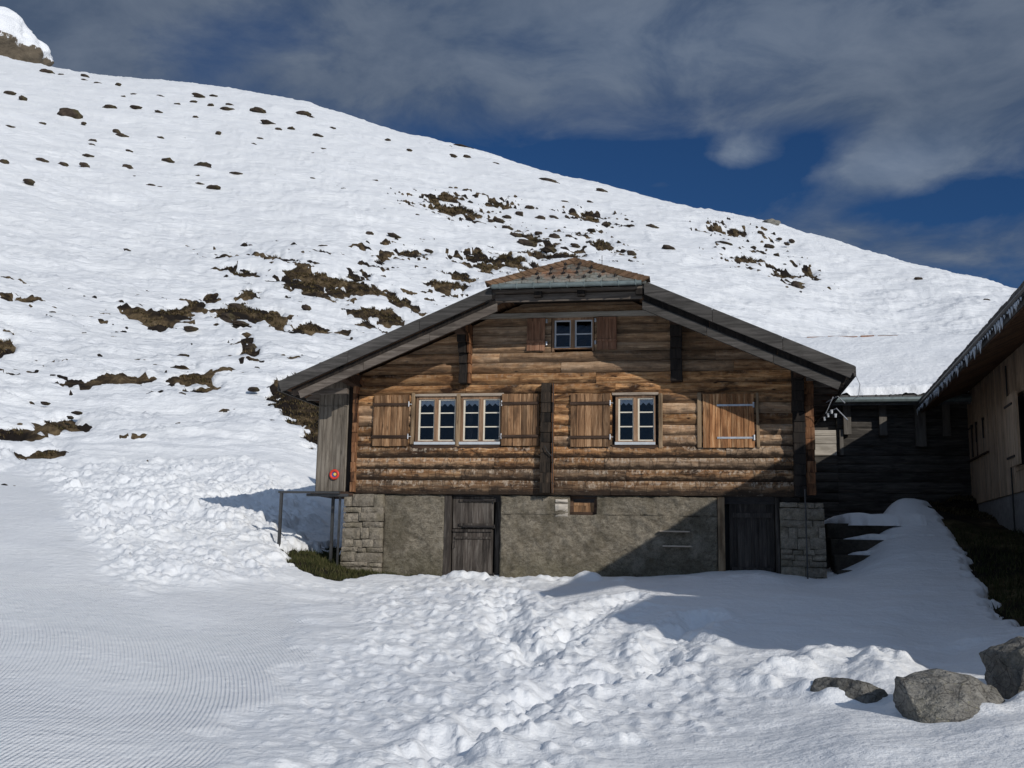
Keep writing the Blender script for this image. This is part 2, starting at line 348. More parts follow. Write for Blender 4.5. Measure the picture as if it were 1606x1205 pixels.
def mat_wood(name, cols, axis='x', stain=.5, grain=1., knots=.6, zdark=None, rough=.75, varied=.5, islands=True, green=0):
    """cols: dark, mid, light. axis = grain direction"""
    t = NT(name, rough, .25)
    a = {'x': (1, 14, 14), 'y': (14, 1, 14), 'z': (14, 14, 1)}[axis]
    off = t.vec(t.rpi(), (37., 23., 51.)) if islands else None
    co = t.coord([v*.9 for v in a], off=off); n = t.noise(co, 1.6, 6, .65, .6)
    fine = t.noise(t.coord([v*4 for v in a], off=off), 1.5, 4, .6)
    c = t.ramp(n, [(.28, cols[0]), (.5, cols[1]), (.72, cols[2])])
    if islands:
        c = t.mix(1.0, c, t.ramp(t.rpi(), [(0, 1-varied), (.5, 1), (1, 1+varied*.5)]), 'MULTIPLY')
    st = t.noise(t.coord({'x': (.9, 2.2, 3.2), 'y': (2.2, .9, 3.2), 'z': (3.5, 3.5, .7)}[axis], off=off), 1.3, 5, .65, .4)
    c = t.mix(t.ramp(st, [(.50, 0), (.64, stain)]), c, tuple(v*.28 for v in cols[0]))
    if knots:
        k = t.vor(t.coord({'x': (1, 2.6, 2.6), 'y': (2.6, 1, 2.6), 'z': (2.6, 2.6, 1)}[axis], off=off), 3.1)
        kk = t.ramp(t.math('ADD', k, t.math('MULTIPLY', t.noise(t.coord((9, 9, 9)), 1.5, 2), .12)), [(.12, knots), (.24, 0)])
        c = t.mix(kk, c, tuple(v*.3 for v in cols[0]))
    if zdark:                            # weathering: boards near the ground have gone dark grey
        z = t.xyz()[2]; w = t.math('ADD', z, t.math('MULTIPLY', t.math('SUBTRACT', t.noise(t.coord((1.2, 1, 3)), 1.5, 4), .5), 1.1))
        f = t.ramp(t.math('DIVIDE', w, 6.), [(zdark[0]/6, zdark[2]), (zdark[1]/6, 0)])
        c = t.mix(f, c, t.mix(t.ramp(n, [(.4, 0), (.72, 1)]), (.018, .013, .010), (.20, .155, .11)))
        hz = t.ramp(t.math('DIVIDE', z, 6.), [(3.95/6, 0), (4.2/6, .55)])
        pale = t.ramp(n, [(.28, (.20, .125, .075)), (.5, (.38, .265, .17)), (.72, (.56, .42, .30))])
        pale = t.mix(1.0, pale, t.ramp(t.rpi(), [(0, .7), (1, 1.15)]), 'MULTIPLY')
        c = t.mix(hz, c, pale)
        ri = t.math('FRACT', t.math('MULTIPLY', t.rpi(), 7.31)); c = t.mix(t.ramp(ri, [(.55, 0), (.8, .7)]), c, pale)
        wn_ = t.noise(t.coord((6, 8, 26)), 1.2, 4, .7)
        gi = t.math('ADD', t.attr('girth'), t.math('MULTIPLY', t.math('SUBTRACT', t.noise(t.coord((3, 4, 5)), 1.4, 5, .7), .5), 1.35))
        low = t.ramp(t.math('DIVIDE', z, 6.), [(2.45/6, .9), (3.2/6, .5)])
        c = t.mix(t.math('MULTIPLY', t.ramp(gi, [(.22, 1), (.50, 0)]), low), c, (.030, .019, .012))  # lower half of each log: underside shade painted in, together with dark stain
        chip = t.math('MULTIPLY', t.ramp(gi, [(.62, 0), (.74, 1)]), t.ramp(t.noise(t.coord((16, 8, 9)), 1.0, 4, .7), [(.48, 0), (.62, .65)]))
        c = t.mix(t.math('MULTIPLY', chip, t.ramp(t.math('DIVIDE', z, 6.), [(2.5/6, 1), (3.3/6, .25)])), c, (.55, .46, .36))
        crk = t.ramp(t.vor(t.coord((5, 3, .9), off=off), 1.3, 'DISTANCE_TO_EDGE'), [(.0, .8), (.035, 0)])
        c = t.mix(t.math('MULTIPLY', crk, t.ramp(t.math('DIVIDE', z, 6.), [(2.4/6, .9), (3.0/6, .15)])), c, (.02, .013, .009))
        c = t.mix(t.math('MULTIPLY', t.ramp(wn_, [(.62, 0), (.70, .55)]), t.ramp(t.math('DIVIDE', z, 6.), [(2.0/6, 1), (3.6/6, .0)])), c, (.50, .42, .33))
    t.col(c)
    t.bump(fine, .004*grain, 1, t.bump(n, .012*grain, 1)); return t.m
def mat_stone(name, base, dark, scale=5., bump=.05, moss=0):
    t = NT(name, .92, .15); off = t.vec(t.rpi(), (17., 33., 21.))
    co = t.coord((1, 1, 1), off=off); n = t.noise(co, scale, 6, .65); n2 = t.noise(co, scale*5, 4, .6); n3 = t.noise(co, scale*.35, 3, .5)
    c = t.ramp(n, [(.3, dark), (.7, base)])
    if name == 'boulder_rock':
        c = t.mix(t.ramp(t.vor(t.coord((1, 1, 1), off=off), 3.3, 'DISTANCE_TO_EDGE'), [(0, .75), (.03, 0)]), c, (.03, .028, .025)); c = t.mix(t.ramp(n3, [(.52, 0), (.66, .6)]), c, (.42, .40, .35)); c = t.mix(t.ramp(t.noise(co, 14, 4, .7), [(.60, 0), (.68, .7)]), c, (.35, .33, .22))
    c = t.mix(1.0, c, t.ramp(t.rpi(), [(0, .8), (1, 1.15)]), 'MULTIPLY')
    c = t.mix(t.ramp(n2, [(.45, 0), (.75, .6)]), c, tuple(v*.45 for v in dark))
    if moss: c = t.mix(t.ramp(n3, [(.5, 0), (.7, moss)]), c, (.10, .085, .035))
    t.col(c); t.bump(n2, bump*.25, 1, t.bump(n, bump, 1)); return t.m
def mat_render_wall():
    t = NT('rough_render', .95, .1)
    co = t.coord((1, 1, 1)); di = t.coord((1, 1, 1))
    w = t.n.new('ShaderNodeMapping'); w.inputs['Rotation'].default_value = (0, math.radians(33), 0); w.inputs['Scale'].default_value = (1.2, 1, 1.9); t.L(t.tc.outputs['Object'], w.inputs[0])
    n = t.noise(w.outputs[0], 8.5, 7, .75, .3); n2 = t.noise(co, 42, 5, .75); n3 = t.noise(co, 1.5, 4, .5); st = t.vor(t.coord((1, 1, 1.9)), 4.6, out='Color'); sd = t.vor(t.coord((1, 1, 1.9)), 4.6, 'DISTANCE_TO_EDGE')
    c = t.ramp(n, [(.3, (.12, .10, .075)), (.5, (.26, .228, .175)), (.7, (.42, .375, .30))])
    q = t.n.new('ShaderNodeSeparateColor'); t.L(st, q.inputs[0])
    c = t.mix(t.math('MULTIPLY', t.ramp(q.outputs[0], [(.93, 0), (.97, .5)]), t.ramp(sd, [(.08, 0), (.16, 1)])), c, (.40, .36, .29))
    z = t.xyz()[2]; f = t.ramp(t.math('ADD', z, t.math('MULTIPLY', n3, .8)), [(.25, 1), (.95, 0)])
    c = t.mix(t.math('MULTIPLY', f, .6), c, (.10, .098, .05))
    c = t.mix(t.ramp(n3, [(.46, 0), (.62, .6)]), c, (.11, .095, .065)); c = t.mix(t.ramp(t.noise(t.coord((1.3, 1, .7)), 1.1, 5, .7), [(.55, 0), (.68, .45)]), c, (.44, .40, .33))
    c = t.mix(t.ramp(n2, [(.36, .55), (.5, 0)]), c, (.05, .043, .032))
    t.col(c); t.bump(n2, .022, 1, t.bump(n, .05, 1)); return t.m
def mat_plain(name, c, rough=.5, metal=0, spec=.4, var=.25, scale=8, bump=.002):
    t = NT(name, rough, spec); t.b.inputs['Metallic'].default_value = metal
    n = t.noise(t.coord((1, 1, 1)), scale, 5, .6)
    t.col(t.mix(t.ramp(n, [(.3, 0), (.7, 1)]), tuple(v*(1-var) for v in c), tuple(min(1, v*(1+var)) for v in c)))
    if bump: t.bump(n, bump, 1)
    return t.m
def mat_slate():
    t = NT('slate', .8, .3); n = t.noise(t.coord((1, 1, 1)), 5, 5, .7); n2 = t.noise(t.coord((1, 1, 1)), 28, 3, .6)
    c = t.mix(t.ramp(n, [(.42, 0), (.60, .9)]), (.20, .20, .17), (.27, .13, .065))
    z = t.xyz()[2]
    c = t.mix(t.ramp(t.math('DIVIDE', z, 8.), [((4.95+.5)/8, .75), ((5.2+.5)/8, 0)]), c, (.24, .27, .25))
    c = t.mix(t.ramp(n2, [(.4, 0), (.7, .55)]), c, (.09, .06, .045))
    c = t.mix(1., c, t.ramp(t.rpi(), [(0, .65), (1, 1.2)]), 'MULTIPLY'); t.col(c); t.bump(n2, .01, 1); return t.m
def mat_glass():
    m = bpy.data.materials.new('window_glass'); m.use_nodes = True; t = m.node_tree; n = t.nodes; n.clear()
    o = n.new('ShaderNodeOutputMaterial'); mx = n.new('ShaderNodeMixShader'); tr = n.new('ShaderNodeBsdfTransparent'); gl = n.new('ShaderNodeBsdfGlossy'); fr = n.new('ShaderNodeFresnel')
    no = n.new('ShaderNodeTexNoise'); no.inputs['Scale'].default_value = 2.5; bu = n.new('ShaderNodeBump'); bu.inputs['Distance'].default_value = .006; t.links.new(no.outputs[0], bu.inputs['Height'])
    ad = n.new('ShaderNodeMath'); ad.operation = 'ADD'; ad.inputs[1].default_value = .0
    tr.inputs[0].default_value = (.86, .88, .90, 1); gl.inputs['Roughness'].default_value = .03; fr.inputs[0].default_value = 1.5
    t.links.new(bu.outputs[0], gl.inputs['Normal']); t.links.new(fr.outputs[0], ad.inputs[0])
    t.links.new(ad.outputs[0], mx.inputs[0]); t.links.new(tr.outputs[0], mx.inputs[1]); t.links.new(gl.outputs[0], mx.inputs[2]); t.links.new(mx.outputs[0], o.inputs[0]); return m
def mat_ice():
    t = NT('ice', .15, .5); t.col((.78, .84, .90)); t.b.inputs['Transmission Weight'].default_value = .35; t.b.inputs['IOR'].default_value = 1.31; return t.m

M = dict(
 snow=mat_snow(), earth=mat_earth(), grass=mat_grass(), straw=mat_straw(),
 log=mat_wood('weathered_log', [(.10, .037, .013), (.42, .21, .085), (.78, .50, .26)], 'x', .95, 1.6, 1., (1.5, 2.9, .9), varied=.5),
 log_end=mat_wood('dark_log_end', [(.010, .008, .007), (.022, .017, .014), (.042, .031, .023)], 'z', .7, 1, 0, varied=.3),
 orange=mat_wood('amber_post', [(.06, .022, .010), (.22, .10, .045), (.42, .24, .13)], 'z', .95, 1, .6, varied=.25),
 post=mat_wood('pale_post', [(.16, .10, .055), (.36, .25, .15), (.50, .38, .25)], 'z', .6, 1, .6),
 trimw=mat_wood('pale_trim', [(.24, .18, .135), (.47, .39, .31), (.60, .52, .43)], 'x', .5, 1, .4),
 shutter=mat_wood('shutter_board', [(.07, .035, .018), (.27, .15, .075), (.52, .34, .20)], 'z', .6, 1, .5, varied=.55),
 shutter2=mat_wood('fresh_shutter_board', [(.13, .05, .018), (.42, .20, .085), (.68, .43, .23)], 'z', .6, 1, .4, varied=.5),
 reds=mat_wood('reddish_board', [(.10, .045, .027), (.24, .12, .07), (.34, .19, .12)], 'z', .4, 1, .3, varied=.3),
 batten=mat_wood('dark_batten', [(.03, .018, .012), (.075, .045, .03), (.14, .09, .06)], 'x', .5, 1, 0),
 door=mat_wood('old_door_board', [(.025, .02, .018), (.075, .062, .052), (.19, .17, .15)], 'z', .6, 1.2, .3, varied=.5),
 door2=mat_wood('dark_door_board', [(.025, .02, .018), (.06, .05, .044), (.11, .095, .08)], 'z', .6, 1.2, .2, varied=.35),
 barge=mat_wood('grey_barge_board', [(.028, .025, .023), (.062, .058, .053), (.11, .10, .094)], 'x', .35, .8, .2, varied=.2),
 barge2=mat_wood('brown_grey_board', [(.05, .04, .033), (.13, .108, .09), (.22, .19, .16)], 'x', .4, .8, .2, varied=.2),
 annex=mat_wood('grey_board', [(.085, .07, .055), (.18, .155, .125), (.27, .24, .20)], 'z', .35, .8, .4, varied=.25),
 soffit=mat_wood('soffit_board', [(.05, .025, .014), (.14, .075, .04), (.24, .14, .075)], 'y', .4, 1, .3, varied=.3),
 rear=mat_wood('black_log', [(.03, .027, .024), (.07, .063, .055), (.13, .118, .10)], 'x', .6, 1.2, .4, varied=.35),
 rearpost=mat_wood('grey_strut', [(.09, .08, .068), (.16, .145, .125), (.22, .20, .175)], 'z', .3, 1, .2),
 barn=mat_wood('barn_board', [(.30, .20, .13), (.55, .41, .28), (.68, .54, .40)], 'z', .3, .8, .4, varied=.22),
 plank=mat_wood('pale_panel', [(.25, .22, .18), (.42, .38, .32), (.52, .48, .42)], 'x', .3, .8, .2),
 stone=mat_stone('coursed_stone', (.38, .335, .27), (.18, .155, .12), 9, .04, .35),
 rock=mat_stone('boulder_rock', (.38, .365, .33), (.13, .125, .115), 3.2, .12, .3),
 darkrock=mat_stone('hill_rock', (.085, .064, .048), (.022, .017, .014), 1.6, .1, .5),
 step=mat_stone('step_stone', (.10, .09, .075), (.04, .036, .03), 3, .04),
 concrete=mat_stone('footing_concrete', (.36, .35, .34), (.24, .23, .22), 2, .01),
 mortar=mat_plain('mortar', (.10, .085, .06), .95, bump=.01),
 render=mat_render_wall(), slate=mat_slate(), glass=mat_glass(), ice=mat_ice(),
 midlog=mat_wood('cross_log_end', [(.010, .008, .006), (.032, .023, .016), (.08, .055, .036)], 'z', .9, 1.2, .3, varied=.3),
 rust=mat_stone('rusty_tile', (.24, .145, .085), (.10, .062, .04), 11, .02, .2),
 gutter=mat_plain('green_gutter', (.17, .205, .20), .5, .3), metal=mat_plain('dark_metal', (.085, .085, .085), .5, .6),
 steel=mat_plain('zinc_strap', (.52, .54, .57), .45, .5), iron=mat_plain('iron', (.035, .03, .028), .6, .5),
 cream=mat_plain('cream_paint', (.70, .65, .54), .5, var=.1), white=mat_plain('grey_white_paint', (.52, .55, .58), .5, var=.1),
 sash=mat_wood('sash_wood', [(.14, .08, .05), (.28, .17, .10), (.40, .27, .18)], 'z', .4, .5, 0),
 lace=mat_plain('lace', (.88, .90, .92), .9, var=.08), red=mat_plain('red_plastic', (.62, .05, .03), .4, var=.1, bump=0), yellow=mat_plain('yellow_plastic', (.75, .55, .12), .4, var=.1, bump=0), blue=mat_plain('blue_plastic', (.08, .10, .35), .4, var=.1, bump=0),
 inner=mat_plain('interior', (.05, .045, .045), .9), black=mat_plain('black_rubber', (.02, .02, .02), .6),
 rooftile=mat_stone('grey_roof_tile', (.16, .155, .15), (.08, .077, .073), 5, .02))

# ------------------------------------------------------------------ mesh builder
class MB:
    def __init__(s, origin=(0, 0, 0)): s.v = []; s.f = []; s.o = origin; s.cut = []; s.a = {}
    def add(s, V, Fc):
        k = len(s.v); s.cut.append((k, len(s.f))); s.v += [(p[0]-s.o[0], p[1]-s.o[1], p[2]-s.o[2]) for p in V]; s.f += [tuple(i+k for i in f) for f in Fc]
    def box(s, x0, x1, y0, y1, z0, z1):
        s.add([(x0, y0, z0), (x1, y0, z0), (x1, y1, z0), (x0, y1, z0), (x0, y0, z1), (x1, y0, z1), (x1, y1, z1), (x0, y1, z1)],
              [(0, 3, 2, 1), (4, 5, 6, 7), (0, 1, 5, 4), (1, 2, 6, 5), (2, 3, 7, 6), (3, 0, 4, 7)])
    def jbox(s, x0, x1, y0, y1, z0, z1, j=.004):
        r = lambda: random.uniform(-j, j)
        s.add([(x+r(), y+r(), z+r()) for x, y, z in [(x0, y0, z0), (x1, y0, z0), (x1, y1, z0), (x0, y1, z0), (x0, y0, z1), (x1, y0, z1), (x1, y1, z1), (x0, y1, z1)]],
              [(0, 3, 2, 1), (4, 5, 6, 7), (0, 1, 5, 4), (1, 2, 6, 5), (2, 3, 7, 6), (3, 0, 4, 7)])
    def prism(s, poly, y0, y1):            # poly of (x,z) counter-clockwise seen from -y
        n = len(poly)
        s.add([(x, y0, z) for x, z in poly]+[(x, y1, z) for x, z in poly],
              [tuple(range(n)), tuple(range(2*n-1, n-1, -1))]+[(i, n+i, n+(i+1) % n, (i+1) % n) for i in range(n)])
    def slab(s, P, d):                     # polygon of 3d points, extruded by vector d
        n = len(P)
        s.add(list(P)+[(p[0]+d[0], p[1]+d[1], p[2]+d[2]) for p in P], [tuple(range(n)), tuple(range(2*n-1, n-1, -1))]+[(i, n+i, n+(i+1) % n, (i+1) % n) for i in range(n)])
    def tube(s, P, r, n=8):
        P = [Vector(p) for p in P]; V = []; Fc = []
        for i, p in enumerate(P):
            d = (P[min(i+1, len(P)-1)]-P[max(i-1, 0)]).normalized(); a = d.cross(Vector((0, 0, 1)) if abs(d.z) < .9 else Vector((1, 0, 0))).normalized(); b = d.cross(a)
            rr = r[i] if hasattr(r, '__len__') else r
            V += [tuple(p+(a*math.cos(t*2*math.pi/n)+b*math.sin(t*2*math.pi/n))*rr) for t in range(n)]
        for i in range(len(P)-1):
            for t in range(n): Fc.append((i*n+t, i*n+(t+1) % n, (i+1)*n+(t+1) % n, (i+1)*n+t))
        Fc += [tuple(range(n-1, -1, -1)), tuple(range((len(P)-1)*n, len(P)*n))]; s.add(V, Fc)
    def each(s, name, mat, parent=None, **kw):      # one object per piece
        out = []
        for i, (v0, f0) in enumerate(s.cut):
            v1, f1 = s.cut[i+1] if i+1 < len(s.cut) else (len(s.v), len(s.f))
            q = MB(); q.v = s.v[v0:v1]; q.f = [tuple(j-v0 for j in f) for f in s.f[f0:f1]]; out.append(q.build(name, mat, parent, **kw))
        return out
    def build(s, name, mat, parent=None, smooth=False, bevel=0, label=None):
        me = bpy.data.meshes.new(name); me.from_pydata(s.v, [], s.f); me.update()
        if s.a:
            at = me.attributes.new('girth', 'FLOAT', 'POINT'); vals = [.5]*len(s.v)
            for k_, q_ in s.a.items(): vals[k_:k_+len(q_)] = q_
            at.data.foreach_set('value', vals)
        bm = bmesh.new(); bm.from_mesh(me); bmesh.ops.recalc_face_normals(bm, faces=bm.faces); bm.to_mesh(me); bm.free()
        if smooth: me.polygons.foreach_set('use_smooth', [True]*len(me.polygons))
        me.materials.append(mat); o = bpy.data.objects.new(name, me); C.objects.link(o)
        if parent is not None: o.parent = parent
        if label: o['label'] = label
        if bevel:
            b = o.modifiers.new('bevel', 'BEVEL'); b.width = bevel; b.segments = 2; b.limit_method = 'ANGLE'
        return o
def thing(name, label, cat, loc=(0, 0, 0), rz=0, group=None):
    o = bpy.data.objects.new(name, None); C.objects.link(o); o.location = loc; o.rotation_euler = (0, 0, rz)
    o['label'] = label; o['category'] = cat
    if group: o['group'] = group
    return o
def tag(o, label, cat, group=None):
    o['label'] = label; o['category'] = cat
    if group: o['group'] = group
    return o

# ------------------------------------------------------------------ terrain objects
Xw, Yw, Zs, gz, sd, m_p, na, nr, A_, R_, TE = build_terrain()
groove = np.hypot(Xw+18, Yw-6.5)
me = grid_mesh('snow_field', Xw, Yw, Zs, na, nr, None, {'groove': groove, 'piste': m_p})
me.materials.append(M['snow']); snow = bpy.data.objects.new('snow_field', me); C.objects.link(snow); snow['kind'] = 'structure'
green = np.where(R_ < 24, np.where(Xw < 0, 1.0, .35), .0)
me = grid_mesh('bare_ground', Xw, Yw, gz, na, nr, (sd < .9) & (np.abs(A_) < .75), {'green': green})
me.materials.append(M['earth']); bare = bpy.data.objects.new('bare_ground', me); C.objects.link(bare); bare['kind'] = 'structure'
# grass tufts
def tufts(sel, count, hmin, hmax, wd, name, mat, droop):
    ii = np.flatnonzero(sel.ravel()); wgt = (R_.ravel()[ii]); 
    p = wgt/wgt.sum(); pick = RS.choice(ii, count, p=p)
    x = Xw.ravel()[pick]; y = Yw.ravel()[pick]; z = gz.ravel()[pick]; r = R_.ravel()[pick]
    n = count; sc_ = 1+np.clip((r-25)/50, 0, 2)
    x = x+RS.uniform(-.05, .05, n)*sc_; y = y+RS.uniform(-.05, .05, n)*sc_
    h = RS.uniform(hmin, hmax, n)*sc_; w = wd*sc_*RS.uniform(.6, 1.3, n); a = RS.uniform(0, math.pi, n)
    lx = RS.normal(0, .4, n)*h; ly = (RS.normal(0, .3, n)-droop)*h
    V = np.empty((n, 3, 3)); V[:, 0] = np.c_[x-w*np.cos(a), y-w*np.sin(a), z-.02]; V[:, 1] = np.c_[x+w*np.cos(a), y+w*np.sin(a), z-.02]; V[:, 2] = np.c_[x+lx, y+ly, z+h]
    me = bpy.data.meshes.new(name); me.vertices.add(n*3); me.vertices.foreach_set('co', V.ravel()); me.loops.add(n*3)
    me.loops.foreach_set('vertex_index', np.arange(n*3, dtype=np.int32)); me.polygons.add(n); me.polygons.foreach_set('loop_start', np.arange(0, n*3, 3, dtype=np.int32)); me.update(calc_edges=True)
    me.materials.append(mat); o = bpy.data.objects.new(name, me); C.objects.link(o); o['kind'] = 'stuff'; return o
vis = np.abs(A_) < .55
g1 = tufts((sd < -.02) & vis & (R_ < 23) & (Xw < 0), 9000, .03, .10, .008, 'green_grass', M['grass'], .1)
tag(g1, 'short dark green grass along the foot of the stone wall by the left corner', 'grass')
g3 = tufts((sd < -.02) & vis & (R_ < 23) & (Xw > 3), 7000, .04, .14, .010, 'shaded_grass', M['grass'], .1)
tag(g3, 'dark grass on the shaded bank below the right hand barn', 'grass')
g2 = tufts((sd < -.12) & vis & (R_ > 25), 42000, .02, .07, .02, 'dry_grass', M['straw'], 1.3)
tag(g2, 'brown dry grass on the bare banks where the hillside snow has melted', 'grass')

# ------------------------------------------------------------------ HOUSE (local frame: x along facade, y into the house, z up from -0.5)
house = thing('farmhouse', 'large dark timber alpine farmhouse on a rough stone ground floor with a half-hipped gable', 'house', HO, -TH)
OZ = (0, 0, -.5)
H = lambda: MB(OZ)
ZR = 5.54; SL, SR = .4225, .449
def roofz(u): return ZR-(SL*-u if u < 0 else SR*u)
def wall_u(z):                           # facade limits under the roof
    top = z+.20
    return -min(4.41, (ZR-top)/SL), min(4.21, (ZR-top)/SR)
def log(mb, x0, x1, z0, z1, y=0., th=.15, bulge=.03, scal=0., seed=0, clip=None, step=.05):
    nu = max(2, int((x1-x0)/step)); ns = 8
    u = np.linspace(x0, x1, nu+1); s = np.linspace(0, 1, ns+1); U, S = np.meshgrid(u, s)
    if clip is not None:
        for j in range(ns+1):
            zz = z0+(z1-z0)*s[j]; a, b = clip(zz); U[j] = np.linspace(max(x0, a), min(x1, b), nu+1)
    b = bulge*.85*(1-np.abs(2*S-1)**2.2)+.010*fbm(U*1.6, S*1.2+seed, 3, 201)+.006*vn(U*9, S*3+seed*3, 207)
    if scal:
        ph = U*3.1+1.2*vn(U*.9, S*0+seed, 211)+S*.8; saw = ph-np.floor(ph)
        b += scal*(saw-.5)*(1-S*.4)*(.5+.5*vn(U*.7, S*0+seed*2, 213))
        b += scal*.6*np.abs(vn(U*14, S*2.5+seed, 215))*(S > .6)
    edge = .012*vn(U*2.2, S*0+seed*5, 219)
    Zz = z0+(z1-z0)*S+edge*(1-np.abs(2*S-1)*.0)*.6
    V = [(U[j, i], y-b[j, i], Zz[j, i]) for j in range(ns+1) for i in range(nu+1)]
    n = nu+1; Fc = [(j*n+i, j*n+i+1, (j+1)*n+i+1, (j+1)*n+i) for j in range(ns) for i in range(nu)]
    k = len(V)
    V += [(U[0, 0], y+th, z0), (U[0, -1], y+th, z0), (U[-1, -1], y+th, z1), (U[-1, 0], y+th, z1)]
    Fc += [(k, k+3, k+2, k+1), tuple([k, k+1]+list(range(nu, -1, -1))), tuple([k+2, k+3]+list(range(ns*n, ns*n+n)))]
    Fc += [tuple([k+3, k]+[j*n for j in range(ns+1)]), tuple([k+1, k+2]+[j*n+nu for j in range(ns, -1, -1)])]
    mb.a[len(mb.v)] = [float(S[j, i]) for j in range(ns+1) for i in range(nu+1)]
    mb.add(V, Fc)
def split_logs(mb, segs, z0, z1, seed, **kw):
    for a, b in segs:
        L = b-a; cuts = [a]
        while L > 3.2 and cuts[-1]+2.2 < b-1.2: cuts.append(cuts[-1]+random.uniform(2.0, 4.2))
        cuts = [c for c in cuts if c < b-.5 or c == a]+[b]
        for i, (p, q) in enumerate(zip(cuts[:-1], cuts[1:])): log(mb, p+(.003 if i else 0), q-.003, z0+.003, z1-.003, seed=seed+i*7, **kw)
mb = H(); full = [(-4.41, 4.21)]; sd_ = 1
for z0, z1 in ((1.13, 1.40), (1.40, 1.62), (1.62, 1.84), (1.84, 2.06)):
    sd_ += 3; split_logs(mb, full, z0, z1, sd_, bulge=.045 if z0 > 1.2 else .02, scal=.035 if z0 > 1.2 else .008, y=0.0 if z0 > 1.2 else -.02)
wz = np.linspace(2.06, 3.08, 6)
for z0, z1 in zip(wz[:-1], wz[1:]):
    sd_ += 3; split_logs(mb, [(-4.41, -3.27), (-1.44, .66), (1.53, 4.21)], z0, z1, sd_, bulge=.03, scal=.018)
for z0, z1 in ((3.08, 3.27), (3.27, 3.49), (3.49, 3.70), (3.70, 3.90)):
    sd_ += 3; split_logs(mb, full, z0, z1, sd_, bulge=.055 if z0 > 3.4 else .03, scal=.012, clip=wall_u, y=0)
uz = np.linspace(3.90, 4.60, 5)
for z0, z1 in zip(uz[:-1], uz[1:]):
    sd_ += 3
    for a, b in ((-4.41, -2.2), (-2.2, -.53), (.32, 1.9), (1.9, 4.2)):
        lo, hi = wall_u((z0+z1)/2)
        if max(a, lo) < min(b, hi)-.1: log(mb, max(a, -4.41), min(b, 4.2), z0+.003, z1-.003, seed=sd_+int(a*3), bulge=.015, clip=wall_u, step=.07)
for z0, z1 in ((4.60, 4.82), (4.82, 5.02), (5.02, 5.2)):
    sd_ += 3; log(mb, -2, 2, z0+.003, z1-.003, seed=sd_, bulge=.015, clip=wall_u, y=.02)
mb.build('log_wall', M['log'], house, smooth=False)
# inner lining so that no daylight shows between the logs, with openings for the windows
mb = H()
def lining(segs, z0, z1):
    for a, b in segs: mb.box(a, b, .151, .19, z0, z1)
lining([(-4.3, 4.1)], 1.05, 2.08); lining([(-4.3, -3.22), (-1.48, .70), (1.49, 4.1)], 2.08, 3.06); lining([(-4.3, 4.1)], 3.06, 3.62); lining([(-3.6, 3.4)], 3.62, 3.90); lining([(-3.2, -.53), (.32, 2.9)], 3.90, 4.3); lining([(-2.1, -.53), (.32, 1.9)], 4.3, 4.6); lining([(-1.5, 1.4)], 4.6, 4.85); lining([(-.9, .9)], 4.85, 5.1)
mb.box(-4.3, 4.1, 3.2, 3.25, 1.0, 4.6); mb.box(-4.3, 4.1, .19, 3.2, 1.0, 1.05); mb.box(-3.8, 3.6, .19, 3.2, 3.40, 3.44); mb.box(-2.2, -2.1, .19, 3.2, 1.05, 3.4)
mb.build('inner_wall', M['inner'], house)
# side and back walls
mb = H()
for k in range(13):
    z0 = 1.13+k*.2
    if z0+.2 < 3.55: 
        mb.jbox(-4.40, -4.22, .2, 8.8, z0+.004, z0+.196, .006); mb.jbox(4.02, 4.20, .2, 8.8, z0+.004, z0+.196, .006)
mb.prism([(-4.3, 1.1), (4.1, 1.1), (4.1, 3.6), (0, 5.35), (-4.3, 3.6)], 8.7, 8.85)
mb.build('side_wall', M['log'], house)

# --- stone base
def panel(mb, x0, x1, z0, z1, y, depth, amp, seed, res=.035, batter=(0, 0), freq=1, open_=''):
    nx = max(3, int((x1-x0)/res)); nz = max(3, int((z1-z0)/res)); u, v = np.meshgrid(np.linspace(0, 1, nx+1), np.linspace(0, 1, nz+1))
    Xp = x0+(x1-x0)*u-batter[0]*(1-v)*(1-u)+batter[1]*(1-v)*u; Zp = z0+(z1-z0)*v
    d = amp*(fbm(Xp*3.2*freq+seed, Zp*4.5*freq, 4, 301, .6)+.5*vn(Xp*11+Zp*8, Zp*9-Xp*5, 305))
    BIG = 99.; em = np.minimum(np.minimum(u*nx if 'l' not in open_ else BIG, (1-u)*nx if 'r' not in open_ else BIG), np.minimum(v*nz if 'b' not in open_ else BIG, (1-v)*nz if 't' not in open_ else BIG)); d = d*np.clip(em/1.5+.35, 0, 1)+(em < .5)*.012
    Xp = Xp+(em < .5)*.012*vn(Xp*6, Zp*6, 309); Zp = Zp+(v > .999)*.02*vn(Xp*5, Zp, 311)
    n = nx+1; V = [(Xp[j, i], y-d[j, i]*0+d[j, i], Zp[j, i]) for j in range(nz+1) for i in range(n)]
    Fc = [(j*n+i, j*n+i+1, (j+1)*n+i+1, (j+1)*n+i) for j in range(nz) for i in range(nx)]; k = len(V)
    V += [(x0-batter[0], y+depth, z0), (x1+batter[1], y+depth, z0), (x1, y+depth, z1), (x0, y+depth, z1)]
    Fc += [(k, k+3, k+2, k+1), tuple([k, k+1]+list(range(nx, -1, -1))), tuple([k+2, k+3]+list(range(nz*n, nz*n+n))), tuple([k+3, k]+[j*n for j in range(nz+1)]), tuple([k+1, k+2]+[j*n+nx for j in range(nz, -1, -1)])]
    mb.add(V, Fc)
mb = H()
panel(mb, -3.80, -2.58, -.9, 1.125, .03, .4, .02, 1)
panel(mb, -1.48, 2.60, -.9, .76, .03, .4, .03, 5, open_='t'); panel(mb, -1.48, -.15, .7601, 1.125, .03, .4, .03, 5, open_='b'); panel(mb, .37, 2.60, .7601, 1.125, .03, .4, .03, 5, open_='b')
sb = mb.build('rendered_wall', M['render'], house, smooth=True)
